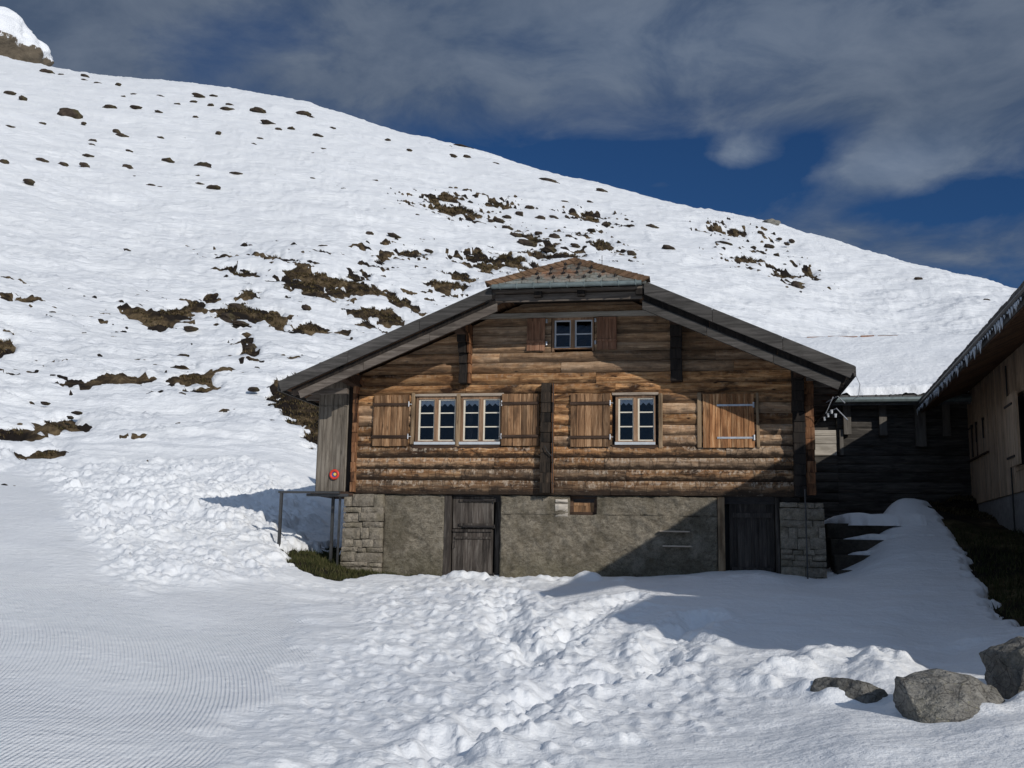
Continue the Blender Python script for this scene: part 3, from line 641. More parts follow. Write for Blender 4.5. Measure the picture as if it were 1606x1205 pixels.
def coursed(mb, x0, x1, z0, z1, y, depth, bx0=0, bx1=0, seed=0):
    rnd = random.Random(seed); z = z0
    while z < z1-.04:
        h = min(rnd.choice((.10, .13, .16, .21))*rnd.uniform(.85, 1.15), z1-z); 
        if z1-z-h < .06: h = z1-z
        t0 = 1-(z-z0)/(z1-z0); a = x0-bx0*t0; b = x1+bx1*t0; x = a
        while x < b-.03:
            w = min(rnd.choice((.18, .27, .36, .5))*rnd.uniform(.8, 1.2), b-x)
            if b-x-w < .1: w = b-x
            ins = rnd.uniform(-.02, .014); g = rnd.uniform(.003, .009)
            V = []; nxx = max(2, int(w/.05)); nzz = 3
            for j in range(nzz+1):
                for i in range(nxx+1):
                    uu = i/nxx; vv = j/nzz; e = min(uu, 1-uu)*nxx < .5 or min(vv, 1-vv)*nzz < .5
                    V.append((x+g+(w-2*g)*uu+rnd.uniform(-.005, .005), y+ins+(.016 if e else rnd.uniform(-.012, .006)), z+g+(h-2*g)*vv+rnd.uniform(-.006, .006)+.012*math.sin(x*9+z*5)))
            n = nxx+1; Fc = [(j*n+i, j*n+i+1, (j+1)*n+i+1, (j+1)*n+i) for j in range(nzz) for i in range(nxx)]; k = len(V)
            V += [(x+g, y+depth, z+g), (x+w-g, y+depth, z+g), (x+w-g, y+depth, z+h-g), (x+g, y+depth, z+h-g)]
            Fc += [tuple([k, k+1]+list(range(nxx, -1, -1))), tuple([k+2, k+3]+list(range(nzz*n, nzz*n+n))), tuple([k+3, k]+[j*n for j in range(nzz+1)]), tuple([k+1, k+2]+[j*n+nxx for j in range(nzz, -1, -1)])]
            mb.add(V, Fc); x += w
        z += h
mb = H(); coursed(mb, -4.60, -3.79, -.9, 1.12, -.05, .5, .04, 0, 3); mb.build('corner_pier', M['stone'], house, label='left corner pier of coursed grey stone')
mb = H(); coursed(mb, 3.72, 4.50, -.9, 1.03, -.05, .5, 0, .04, 8); mb.build('corner_pier', M['stone'], house, label='right corner pier of coursed stone in shade')
mb = H(); mb.box(-4.57, -3.82, .0, .42, -.9, 1.09); mb.box(3.75, 4.46, .0, .42, -.9, 1.0); mb.box(-4.57, -4.2, .42, 8.8, -.9, 1.09); mb.box(4.1, 4.44, .42, 8.8, -.9, 1.0); mb.box(-4.4, 4.2, 8.4, 8.8, -.9, 1.09)
mb.build('mortar_core', M['mortar'], house)
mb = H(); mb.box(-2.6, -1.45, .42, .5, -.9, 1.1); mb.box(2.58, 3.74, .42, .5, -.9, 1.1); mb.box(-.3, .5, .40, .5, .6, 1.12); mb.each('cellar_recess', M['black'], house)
mb = H(); coursed(mb, -.42, -.17, .72, 1.05, .0, .1, seed=2); mb.build('pale_stone', M['plank'], house)

# --- cellar window
cw = H(); cw.jbox(-.15, .37, .15, .21, .76, .82); cw.jbox(-.15, .37, .15, .21, 1.07, 1.12); cw.jbox(-.15, -.09, .149, .209, .82, 1.07); cw.jbox(.31, .37, .149, .209, .82, 1.07)
cwo = cw.build('cellar_window', M['batten'], house)
m2 = H(); m2.jbox(-.085, .305, .19, .215, .825, .94); m2.jbox(-.085, .305, .19, .215, .945, 1.065); m2.build('board', M['shutter'], cwo)

# --- cellar doors
def boards(mb, x0, x1, z0, z1, y0, y1, n, j=.003, gap=.004):
    xs = np.linspace(x0, x1, n+1); xs[1:-1] += RS.uniform(-.25, .25, n-1)*(x1-x0)/n
    for a, b in zip(xs[:-1], xs[1:]):
        dy = random.uniform(-.005, .005); mb.jbox(a+gap/2, b-gap/2, y0+dy, y1, z0+random.uniform(0, .008), z1-random.uniform(0, .008), j*.5)
d1 = H(); boards(d1, -2.43, -1.63, .48, 1.10, .12, .16, 4); d1o = d1.build('cellar_door', M['door'], house, label='old grey plank stable door, split in two leaves', bevel=.004)
m2 = H(); boards(m2, -2.43, -1.63, -.9, .465, .11, .15, 4); m2.build('lower_leaf', M['door'], d1o, bevel=.004)
m2 = H()
for z in (.99, .53, .28, -.42): m2.jbox(-2.30 if z > .5 else -2.38, -1.66, .085, .115, z, z+.05)
m2.jbox(-2.42, -1.64, .075, .105, .42, .47); m2.each('ledge', M['door'], d1o, bevel=.003)
m2 = H()
for z in (1.0, .50, -.41): m2.box(-2.22, -1.60, .07, .084, z+.008, z+.04); m2.tube([(-1.60, .07, z-.01), (-1.60, .07, z+.06)], .014)
m2.each('hinge', M['iron'], d1o)
m2 = H(); m2.tube([(-2.37, .09, .12), (-2.37, .04, .12), (-2.37, .04, .24), (-2.37, .09, .24)], .009); m2.build('handle', M['iron'], d1o)
m2 = H(); m2.jbox(-2.58, -2.45, .03, .22, -.9, 1.12); m2.jbox(-1.61, -1.48, .2, .3, -.9, 1.12); m2.build('door_frame', M['door'], d1o, bevel=.006)
d2 = H(); boards(d2, 2.82, 3.64, -.9, 1.10, .22, .26, 6); d2o = d2.build('cellar_door', M['door2'], house, label='tall dark plank door in the shaded corner', bevel=.004)
m2 = H(); m2.jbox(2.61, 2.74, .02, .2, -.9, 1.12); m2.build('door_frame', M['post'], d2o, bevel=.006); m2 = H(); m2.jbox(3.65, 3.72, .05, .3, -.9, 1.12); m2.build('door_frame', M['door'], d2o, bevel=.006)
m2 = H(); m2.jbox(2.86, 3.60, .185, .215, .75, .84); m2.jbox(2.86, 3.60, .185, .215, -.25, -.16); m2.each('ledge', M['door2'], d2o)
# rungs let into the wall near the second door
for z, x0, x1 in ((.46, 1.55, 2.1), (.19, 1.60, 2.13)):
    m2 = H(); m2.jbox(x0, x1, -.08, .06, z, z+.028); m2.build('wall_slat', M['trimw'], house)

# --- windows
def window(x0, x1, z0, z1, rows, sill=True, lace=True, label=None, name='window'):
    fr = H(); y = .015; w = .05
    fr.jbox(x0, x0+w, y, .15, z0, z1); fr.jbox(x1-w*.6, x1, y, .15, z0, z1); fr.jbox(x0+w, x1-w*.6, y+.002, .15, z1-w, z1); fr.jbox(x0+w, x1-w*.6, y+.002, .15, z0+.05, z0+.075)
    mid = (x0+x1)/2; fr.jbox(mid-.04, mid+.04, y+.004, .12, z0+.075, z1-w)
    wo = fr.build(name, M['sash'], house, bevel=.004, label=label)
    if sill: m = H(); m.box(x0-.01, x1-.01, -.045, .14, z0-.005, z0+.048); m.build('sill', M['white'], wo, bevel=.004)
    for a, b in ((x0+w, mid-.04), (mid+.04, x1-w*.6)):
        s = H(); zb, zt = z0+.075, z1-w; c = .024
        s.box(a, a+c+.008, .045, .09, zb, zt); s.box(b-c*.8, b, .045, .09, zb, zt); s.box(a+c, b-c*.8, .046, .089, zb, zb+c); s.box(a+c, b-c*.8, .046, .089, zt-c, zt)
        for k in range(1, rows): zz = zb+(zt-zb)*k/rows; s.box(a+c, b-c*.8, .047, .088, zz-.011, zz+.011)
        so = s.build('sash', M['cream'] if rows == 3 else M['white'], wo)
        g = H(); g.box(a+c*.5, b-c*.4, .066, .070, zb+.01, zt-.01); g.build('pane', M['glass'], so)
        if lace:
            g = H(); n = 24; top = zt-.01; P = []
            for i in range(n+1): x = a+c+(b-c*.8-a-c)*i/n; ph = (i/n*2.5+.25) % 1; P.append((x, top-.075-.055*(1-abs(2*ph-1))))
            V = [(x, .078+.004*math.sin(x*60), z) for x, z in P]+[(x, .078+.004*math.sin(x*60), top) for x, z in P]
            V += [(p[0], p[1]+.003, p[2]) for p in V]; Fc = [(i, i+1, n+2+i, n+1+i) for i in range(n)]+[(i+2*n+2, i+3*n+3, i+3*n+4, i+2*n+3) for i in range(n)]
            g.add(V, Fc); g.build('lace_curtain', M['lace'], wo)
    return wo
window(-3.21, -2.385, 2.10, 3.05, 3, label='left one of the paired twin-sash windows')
window(-2.305, -1.49, 2.10, 3.05, 3, label='right one of the paired twin-sash windows')
window(.725, 1.485, 2.09, 3.04, 3, label='single twin-sash window beside the plain shutter')
window(-.52, .30, 3.91, 4.585, 2, sill=False, lace=False, label='small attic window with four dark panes')
# casing posts
mb = H(); mb.jbox(-2.385, -2.305, -.035, .15, 2.06, 3.09, .008); mb.build('window_post', M['post'], house, bevel=.012)
for a, b in ((1.545, 1.62), (2.26, 2.335)):
    mb = H(); mb.jbox(a, b, -.06, .12, 2.02, 3.06, .006); mb.build('window_post', M['post'], house, bevel=.01)
mb = H(); mb.jbox(-3.30, -3.23, -.05, .12, 2.1, 3.12, .006); mb.build('window_post', M['post'], house, bevel=.015)
mb = H(); mb.jbox(3.335, 3.39, -.06, .12, 2.02, 3.06, .006); mb.build('window_post', M['post'], house, bevel=.01)
mb = H(); mb.jbox(-3.27, -1.44, -.03, .14, 3.05, 3.10); mb.jbox(.66, 1.54, -.035, .14, 3.04, 3.085); mb.each('lintel', M['trimw'], house, bevel=.005)
mb = H(); mb.jbox(-3.27, -1.44, -.03, .14, 2.02, 2.095); mb.jbox(.66, 1.54, -.03, .14, 2.01, 2.085); mb.each('window_ledge', M['batten'], house, bevel=.005)
# --- shutters
def shutter(x0, x1, z0, z1, mat, n=6, hinge='r', lab=None, strap=False, y=-.075, bat=True):
    s = H(); boards(s, x0, x1, z0, z1, y, y+.028, n, gap=.006); so = s.build('shutter', M[mat], house, bevel=.004, label=lab)
    if bat:
        b = H()
        for z in (z0+.16, z1-.22): b.jbox(x0-.005, x1-.01, y-.03, y-.001, z, z+.055)
        b.each('ledge', M['batten'], so, bevel=.004)
        b = H(); xh = x1 if hinge == 'r' else x0
        for z in (z0+.19, z1-.19): b.tube([(xh, y-.02, z-.05), (xh, y-.02, z+.05)], .012); b.tube([(xh, y-.02, z), (xh+(.05 if hinge == 'r' else -.05), y+.02, z)], .009)
        b.each('hinge', M['steel'], so)
        b = H(); xl = x0 if hinge == 'r' else x1; b.tube([(xl, y-.005, (z0+z1)/2-.05), (xl+(-.03 if hinge == 'r' else .03), y-.03, (z0+z1)/2), (xl, y-.03, (z0+z1)/2+.04)], .007); b.build('hook', M['iron'], so)
    if strap:
        for z in (z0+.17, z1-.24):
            b = H(); b.box(x0+.26, x1-.02, y-.012, y-.001, z, z+.035); b.tube([(x1-.01, y-.016, z-.03), (x1-.01, y-.016, z+.07)], .018); b.build('strap_hinge', M['steel'], so)
    return so
shutter(-4.06, -3.33, 2.06, 3.08, 'shutter', lab='open plank shutter at the far left of the facade')
shutter(-1.47, -.73, 2.06, 3.08, 'shutter', hinge='l', lab='open plank shutter left of the central log ends')
shutter(-.13, .63, 2.04, 3.07, 'shutter', lab='open plank shutter right of the central log ends')
shutter(2.36, 3.30, 2.02, 3.04, 'shutter2', n=9, strap=True, bat=False, lab='closed shutter of reddish boards with two zinc strap hinges')
for x0, x1, hg in ((-1.00, -.64, 'r'), (.37, .75, 'l')):
    s = H(); boards(s, x0, x1, 3.92, 4.57, -.07, -.045, 3); so = s.build('attic_shutter', M['reds'], house, bevel=.004)
    b = H(); b.jbox(x0, x1, -.095, -.071, 4.08, 4.12); b.jbox(x0+.1, x0+.13, -.09, -.071, 4.13, 4.5); b.jbox(x1-.13, x1-.10, -.09, -.071, 4.13, 4.5); b.each('ledge', M['reds'], so)
    b = H(); xh = x1+.03 if hg == 'r' else x0-.03
    for z in (4.06, 4.5): b.tube([(xh, -.07, z-.035), (xh, -.07, z+.035)], .02)
    b.each('hinge', M['steel'], so)
# --- log ends of the cross walls and brackets
def log_ends(x0, x1, z0, z1, y0f, mat, name, side=None, lab=None):
    m = H(); z = z0; n = max(1, round((z1-z0)/.2)); h = (z1-z0)/n
    for k in range(n):
        t = (k+.5)/n; yy = y0f(t); j = random.uniform(-.006, .006)
        m.jbox(x0+j, x1+j, yy+random.uniform(-.01, .01), .1, z0+k*h+.0015, z0+(k+1)*h-.0015, .004)
    o = m.build(name, M[mat], house, bevel=.006, label=lab)
    if side:
        m = H()
        for k in range(n):
            t = (k+.5)/n; yy = y0f(t); m.jbox(x1+.014, x1+side, yy+.02, .1, z0+k*h+.006, z0+(k+1)*h-.006, .006)
        m.build('log_cheek', M['orange'], o, bevel=.005)
    return o
log_ends(-.69, -.49, 1.16, 3.27, lambda t: -.18, 'midlog', 'cross_wall_ends', .04)
log_ends(3.98, 4.19, 1.12, 3.45, lambda t: -.24, 'log_end', 'corner_post')
log_ends(4.20, 4.37, 1.16, 3.42, lambda t: -.10, 'orange', 'corner_post')
log_ends(-4.47, -4.38, 1.16, 3.50, lambda t: -.13, 'orange', 'corner_post')
log_ends(-2.31, -2.15, 3.28, 4.44, lambda t: -.22-.62*max(0, t-.25)**1.5, 'log_end', 'bracket', .06)
log_ends(1.77, 1.99, 3.27, 4.50, lambda t: -.24-.62*max(0, t-.25)**1.5, 'log_end', 'bracket')
for u, w in ((-2.22, .2), (1.88, .22), (-4.45, .2), (4.1, .2), (0, .2)):
    zt = roofz(u)-.17-(.22 if u == 0 else 0); m = H(); m.jbox(u-w/2, u+w/2, -.98 if u else -.5, 8.9, zt-.24, zt, .004); m.build('purlin', M['batten'], house, bevel=.01)
m = H(); m.slab([(-4.50, -.35, 3.52), (-4.40, -.35, 3.45), (-4.28, -.02, 3.22), (-4.34, -.02, 3.45)], (0.0, .1, 0)); m.jbox(-4.58, -4.34, -.4, -.2, 3.46, 3.56); m.build('bracket', M['orange'], house, bevel=.008)
# long trim plank under the hip
mb = H(); mb.jbox(-2.13, 1.76, -.13, .0, 4.575, 4.665, .006); mb.build('trim_plank', M['plank'], house, bevel=.006)

# --- roof
YF, YB, YR = -1.14, 9.2, -.66
roof = H(); th = .11
for sgn, ue, s_, uh in ((-1, -5.6, SL, -1.5), (1, 4.95, SR, 1.36)):
    P = [(0, YR, ZR), (0, YB, ZR), (ue, YB, ZR-s_*abs(ue)), (ue, YF, ZR-s_*abs(ue)), (uh, YF, ZR-s_*abs(uh))]
    roof.slab(P, (0, 0, -th))
ro = roof.build('roof', M['rooftile'], house)
# soffit boards and rafters
mb = H()
for sgn, ue, s_, uh in ((-1, -5.56, SL, -1.5), (1, 4.91, SR, 1.36)):
    n = 26
    for k in range(n):
        a = uh*.35+(ue-uh*.35)*k/n; b = uh*.35+(ue-uh*.35)*(k+.97)/n
        yf = YF+.02 if abs(a) > abs(uh) else YR+.3
        za, zb = ZR-s_*abs(a)-th-.003, ZR-s_*abs(b)-th-.003
        mb.slab([(a, yf, za), (b, yf, zb), (b, 3.0, zb), (a, 3.0, za)], (0, 0, -.02))
mb.build('soffit', M['soffit'], ro)
def bargeb(ua, ub, s_, top, hgt, y0, y1, mat, name, cuts=3, endcut=.35):
    us = np.linspace(ua, ub, cuts+1)
    m = H()
    for k, (a, b) in enumerate(zip(us[:-1], us[1:])):
        g = .003*(1 if b > a else -1); a2, b2 = a+(g if k else 0), b-g*(k < cuts-1)
        za, zb = ZR-s_*abs(a2)-top, ZR-s_*abs(b2)-top; e = -endcut*hgt*(1 if b > a else -1) if k == cuts-1 else 0; j = random.uniform(-.004, .004)
        P = [(a2, y0+j, za), (b2, y0+j, zb), (b2+e, y0+j, zb-hgt+(abs(e))*s_), (a2, y0+j, za-hgt)]
        m.slab(P, (0, y1-y0, 0))
    return m.build(name, M[mat], ro, bevel=.004)
bargeb(-1.48, -5.62, SL, -.02, .235, -1.20, -1.145, 'barge', 'barge_board'); bargeb(1.34, 4.97, SR, -.02, .25, -1.20, -1.145, 'barge', 'barge_board')
bargeb(-1.40, -5.25, SL, .305, .16, -1.08, -1.03, 'barge2', 'lower_barge_board'); bargeb(1.30, 4.75, SR, .33, .17, -1.08, -1.03, 'barge', 'lower_barge_board')
for a_, b_, s_ in ((-1.45, -5.4, SL), (1.32, 4.85, SR)): bargeb(a_, b_, s_, .20, .17, -1.06, -1.045, 'log_end', 'shadow_strip')  # dark strips added to paint the shadow gap between upper and lower barge boards
# eaves fascia along the sides
mb = H(); mb.box(-5.64, -5.60, YF, YB, ZR-SL*5.6-.16, ZR-SL*5.6+.01); mb.box(4.95, 4.99, YF, YB, ZR-SR*4.95-.16, ZR-SR*4.95+.01); mb.each('eaves_fascia', M['barge'], ro)
mb = H()
for k in range(12):
    y = -.7+k*.8; mb.jbox(4.2, 4.93, y, y+.1, 3.17, 3.27); mb.jbox(-5.55, -4.4, y, y+.1, 3.02, 3.12)
mb.each('rafter_tail', M['barge2'], ro)
# half hip: slates
ZH = 4.955; hipd = Vector((0, YR-(-1.25), ZR-ZH)); 
hp = H(); nrow = 7
def hp_pt(u, t, lift=0):                   # t 0 eave .. 1 apex
    return (u, -1.25+hipd.y*t-lift*.7, ZH+hipd.z*t+lift*.6)
for r_ in range(nrow):
    t0, t1 = r_/nrow, (r_+1.25)/nrow; t1 = min(t1, 1)
    for t_ in (t0,):
        uL, uR = -1.52*(1-t0), 1.38*(1-t0); uL1, uR1 = -1.52*(1-t1), 1.38*(1-t1)
        n = max(1, int((uR-uL)/.30)); 
        off = .15 if r_ % 2 else 0
        x = uL-off
        while x < uR:
            a, b = max(x, uL), min(x+.30, uR); x += .30
            if b-a < .02: continue
            a1, b1 = max(a, uL1), min(b, uR1)
            if b1 <= a1: b1 = a1 = min(max(a, uL1), uR1)
            m_ = (a+b)/2; tip = .035
            P = [hp_pt(a+.006, t0+.02, .012), hp_pt(m_, t0-tip*.6, .016), hp_pt(b-.006, t0+.02, .012), hp_pt(max(b1-.006, a1), t1, .0), hp_pt(a1+.003, t1, .0)]
            hp.slab(P, (0, .008, -.012))
hp.slab([hp_pt(-1.52, 0, -.02), hp_pt(1.38, 0, -.02), hp_pt(0, 1, -.02)], (0, .03, -.04))
hpo = hp.build('hip_slates', M['slate'], ro)
# hip ridge tiles (rusty) running up both hips
for sgn, ue in ((-1, -1.60), (1, 1.45)):
    m = H(); n = 13
    for k in range(n):
        t0, t1 = k/n, (k+1.12)/n
        u0, u1 = ue*(1-t0), ue*(1-min(t1, 1.02)); a = Vector(hp_pt(u0, t0*.985, .05)); b = Vector(hp_pt(u1, min(t1, 1.02)*.985, .035))
        w = .14; inw = Vector((-sgn*.30, -.05, -.115)) if True else 0
        back = Vector((0, .10, .0))
        m.slab([a+Vector((0, 0, .03)), b+Vector((0, 0, .03)), b+inw*.48, a+inw*.48], (0, .03, -.02))
        m.slab([a+Vector((0, 0, .03)), b+Vector((0, 0, .03)), b+back*2+Vector((0, 0, -.02)), a+back*2+Vector((0, 0, -.02))], (0, 0, -.02))
    m.build('hip_tiles', M['rust'], ro)
m = H()
for r_, t in ((0, .20), (1, .40), (2, .60), (3, .78)):
    n = [7, 6, 4, 2][r_]
    for k in range(n):
        u = (-1.3+2.5*(k+.5)/n)*(1-t); p = hp_pt(u, t, .02); m.jbox(p[0]-.028, p[0]+.028, p[1]-.035, p[1]+.02, p[2]-.012, p[2]+.012); m.jbox(p[0]-.008, p[0]+.008, p[1]-.045, p[1]-.03, p[2]-.03, p[2]+.04)
m.each('snow_guard', M['iron'], ro)
m = H(); m.tube([(u, -1.31, 4.895) for u in np.linspace(-1.46, 1.30, 30)], .042, 10); m.box(-1.46, 1.30, -1.30, -1.25, 4.87, 4.945)
for u in np.linspace(-1.3, 1.2, 9): m.box(u-.010, u+.010, -1.358, -1.25, 4.85, 4.95)
m.build('gutter', M['gutter'], ro)
m = H(); m.jbox(-1.44, 1.30, -1.05, -1.01, 4.66, 4.80); m.jbox(-1.5, 1.36, -1.16, -1.0, 4.83, 4.87); m.each('hip_fascia', M['barge2'], ro, bevel=.004)
m = H()
for u in (-.62, .18, 1.25): m.jbox(u-.07, u+.07, -1.16, -.9, 4.72, 4.83)
m.jbox(-1.5, 1.36, -1.0, .0, 4.87, 4.90); m.each('lookout', M['log_end'], ro, bevel=.005)
# ridge vent: curved hood
m = H(); V = []; Fc = []; n = 14
for k in range(n+1):
    a = math.pi*k/n
    for rr, yy in ((.135, .7), (.105, .7), (.105, 1.2), (.135, 1.2)): V.append((.14+rr*math.cos(a), yy, 5.74+rr*1.35*math.sin(a)))
for k in range(n):
    for j in range(4): Fc.append((k*4+j, k*4+(j+1) % 4, (k+1)*4+(j+1) % 4, (k+1)*4+j))
m.add(V, Fc); m.box(0.005, .035, .7, 1.2, 5.4, 5.74); m.box(.245, .275, .7, 1.2, 5.35, 5.74); m.build('ridge_vent', M['metal'], ro)
m = H(); m.tube([(.36, 1.0, 5.3), (.36, 1.0, 6.1)], .007); m.build('antenna_rod', M['metal'], ro)
m = H(); m.tube([(5.0, -1.0, 3.2), (5.08, -.9, 3.05), (5.06, -.8, 2.85), (4.95, -.6, 2.8)], .006)
m.tube([(4.75, .2, 3.0), (4.62, .3, 2.7), (4.8, .2, 2.78), (4.98, .1, 2.55)], .012); m.tube([(4.7, .9, 3.0), (4.9, .8, 3.1), (5.02, .7, 2.95)], .012)
m.build('wires', M['steel'], ro)
m = H()
for p in ((4.66, .3, 2.66), (4.60, .35, 2.60), (4.72, .25, 2.72), (4.78, .2, 2.64)): m.tube([(p[0], p[1], p[2]-.03), (p[0], p[1], p[2]+.04)], [.018, .028], 8)
m.each('insulator', M['white'], ro)
# rope / cable on the facade
m = H(); m.tube([(-.445, -.22, 3.25), (-.45, -.22, 2.2), (-.445, -.215, 1.16)], .010); m.tube([(-.60, -.23, 2.05), (-.55, -.24, 1.95), (-.46, -.225, 1.85)], .008); m.build('cable', M['black'], house)
m = H(); m.tube([(4.16, -.30, -.6), (4.15, -.30, 1.25)], .014); m.build('ground_rod', M['metal'], house)
# --- closet annex on the left
ax = H(); boards(ax, -5.20, -4.62, 1.17, 3.42, -.05, -.02, 6); 
xs = ax; 
for k in range(5): ax.jbox(-5.215, -5.19, -.02+k*.24, .21+k*.24, 1.17, 3.3)
for k in range(5): ax.jbox(-4.625, -4.60, -.02+k*.24, .21+k*.24, 1.17, 3.5)
axo = ax.build('closet_annex', M['annex'], house, label='narrow closet of grey vertical boards at the left corner', bevel=.003)
m = H(); m.jbox(-5.28, -4.42, -.1, 1.3, 1.09, 1.165); m.build('floor_board', M['batten'], axo)
m = H(); m.jbox(-5.2, -4.6, 1.18, 1.22, 1.17, 3.4); m.jbox(-5.2, -4.6, -.066, -.052, 2.86, 2.875); m.build('back_board', M['annex'], axo)
m = H(); m.box(-4.60, -4.475, .02, .1, 1.1, 3.6); m.build('gap_shade', M['log_end'], axo)  # black strip painting the shade between closet and log wall

# red ring
ring = thing('red_ring', 'small round red ring with a yellow and blue centre hung on the grey closet boards', 'ornament', (0, 0, 0), 0)
ring.parent = None
def hw(u, y, z): c, s = math.cos(TH), math.sin(TH); return Vector((HO.x+u*c+y*s, HO.y-u*s+y*c, z))
ring.location = hw(-4.81, -.07, 1.50); ring.rotation_euler = (0, 0, -TH)
m = MB(); V = []; Fc = []; n, k_ = 28, 10
for i in range(n):
    a = 2*math.pi*i/n
    for j in range(k_): b = 2*math.pi*j/k_; rr = .078+.026*math.cos(b); V.append((rr*math.cos(a), .024*math.sin(b)-.01, rr*math.sin(a)))
for i in range(n):
    for j in range(k_): Fc.append((i*k_+j, i*k_+(j+1) % k_, ((i+1) % n)*k_+(j+1) % k_, ((i+1) % n)*k_+j))
m.add(V, Fc); m.build('rim', M['red'], ring, smooth=True)
m = MB(); m.prism([(.03*math.cos(t*.5236)+.015, .03*math.sin(t*.5236)+.005) for t in range(12)], -.02, .0); m.build('center', M['yellow'], ring)
m = MB(); m.prism([(.06*math.cos(t*.5236), .06*math.sin(t*.5236)) for t in range(12)], -.004, .01); m.build('disc', M['blue'], ring)
# railing
rail = thing('railing', 'thin dark metal handrail on posts beside the closet, over the grass', 'railing', hw(-5.0, -.3, -.2), -TH)
RO = (-5.0, -.3, -.2)
m = MB(RO); m.box(-5.86, -4.6, -.33, -.27, 1.115, 1.155); m.box(-5.3, -4.45, -.26, -.2, 1.06, 1.112); m.build('handrail', M['metal'], rail)
for x, y, z0 in ((-5.80, -.3, -.55), (-4.93, .25, -.25), (-4.655, -.12, -.6)):
    m = MB(RO); w = .026 if x != -4.655 else .018; m.box(x-w, x+w, y-w, y+w, z0, 1.113 if y < 0 else 1.088); m.build('post', M['metal'], rail)
m = MB(RO); m.box(-4.95, -4.91, -.2, .3, 1.06, 1.085); m.build('cross_bar', M['metal'], rail)

# ------------------------------------------------------------------ REAR BUILDING
rear = thing('log_barn', 'dark log barn behind the farmhouse with a snow-covered roof', 'barn', HO, -TH)
mb = H(); zz = .2; k = 0
while zz < 3.85:
    h = random.uniform(.2, .26); log(mb, 4.6, 5.60, zz, zz+h-.01, y=7.0, seed=400+k, bulge=.03, step=.12) if (zz < 2.5) else None
    log(mb, 5.605 if zz < 3.25 else 4.6, 12, zz, zz+h-.01, y=7.0, seed=440+k, bulge=.03, step=.12); zz += h; k += 1
mb.build('log_wall', M['rear'], rear)
mb = H(); mb.box(4.6, 12, 7.16, 7.3, -.9, 3.9); mb.box(4.6, 4.8, 7.3, 16, -.9, 3.9); mb.box(11.9, 12.1, 7.3, 16, -.9, 3.9); mb.box(4.6, 12, 15.9, 16.1, -.9, 3.9); mb.build('back_wall', M['rear'], rear)
mb = H(); mb.jbox(4.6, 5.58, 6.95, 7.05, 2.55, 2.83); mb.jbox(4.6, 5.58, 6.95, 7.05, 2.84, 3.04); mb.jbox(4.6, 5.58, 6.95, 7.05, 3.05, 3.17); mb.build('pale_panel', M['plank'], rear)
for x, w, z0, z1 in ((5.70, .09, 2.55, 3.18), (5.84, .18, 3.05, 3.9), (6.68, .18, 3.03, 3.9), (7.55, .26, 2.75, 3.85), (8.15, .18, 3.0, 3.8), (9.0, .18, 3.0, 3.8)):
    mb = H(); mb.jbox(x-w/2, x+w/2, 6.82 if z0 > 2.6 else 6.9, 6.92 if z0 > 2.6 else 6.99, z0, z1); mb.build('strut', M['rearpost'], rear, bevel=.006)
mb = H(); mb.slab([(4.3, 6.45, 3.86), (13, 6.45, 3.86), (13, 12.6, 6.50), (4.3, 12.6, 6.50)], (0, 0, -.14)); mb.slab([(4.3, 12.6, 6.50), (13, 12.6, 6.50), (13, 17, 4.6), (4.3, 17, 4.6)], (0, 0, -.14))
rr_ = mb.build('roof', M['rooftile'], rear)
mb = H(); mb.tube([(x, 6.38, 3.84) for x in np.linspace(4.3, 12, 20)], .07, 8); mb.build('gutter', M['gutter'], rr_)
mb = H()
x = 4.3
while x < 12: mb.jbox(x+.01, x+.30, 6.42, 6.62, 3.875+random.uniform(0, .01), 3.95+random.uniform(0, .015), .006); x += .31
mb.build('eave_tiles', M['rooftile'], rr_)
mb = H(); x = 4.4
while x < 8.0:
    w = random.uniform(.15, .6)
    if 5.0 < x < 7.6: mb.jbox(x, x+w, 12.36, 12.60, 6.56, 6.635+random.uniform(.0, .035), .01)
    x += w+random.uniform(.0, .12)
mb.build('ridge_cap', M['reds'], rr_)
nx, ny = 260, 150; U, V_ = np.meshgrid(np.linspace(4.3, 12.5, nx), np.linspace(0, 1, ny))
yy = 6.60+V_*5.98; zt = 3.92+(yy-6.5)*.4295
zt = zt+.02+.17*sstep(0, .02, V_)+.028*fbm(U*1.3, yy*1.6, 4, 501)+np.exp(-(V_/.07)**2)*.06*np.abs(fbm(U*4.5, yy*5, 3, 503))-(V_ > .985)*.12
yy = yy-np.exp(-(V_/.03)**2)*.05*vn(U*4, yy, 505)
me = bpy.data.meshes.new('roof_snow'); idx = np.arange(nx*ny).reshape(ny, nx); q = np.stack([idx[:-1, :-1], idx[:-1, 1:], idx[1:, 1:], idx[1:, :-1]], -1).reshape(-1, 4)
me.from_pydata(np.stack([U.ravel(), yy.ravel(), zt.ravel()+.5], 1).tolist(), [], q.tolist()); me.polygons.foreach_set('use_smooth', [True]*len(q)); me.materials.append(M['snow'])
o = bpy.data.objects.new('roof_snow', me); C.objects.link(o); o.parent = rr_

# ------------------------------------------------------------------ RIGHT BARN (local x toward the camera along the wall, y to the right = into the barn)
BD = Vector((-.253, -1, 0)).normalized(); BA = math.atan2(BD.y, BD.x)
BP = Vector((11.245, 26.0, 0.0))
barn = thing('plank_barn', 'pale brown plank barn at the right edge with icicles along its eaves', 'barn', BP, BA)
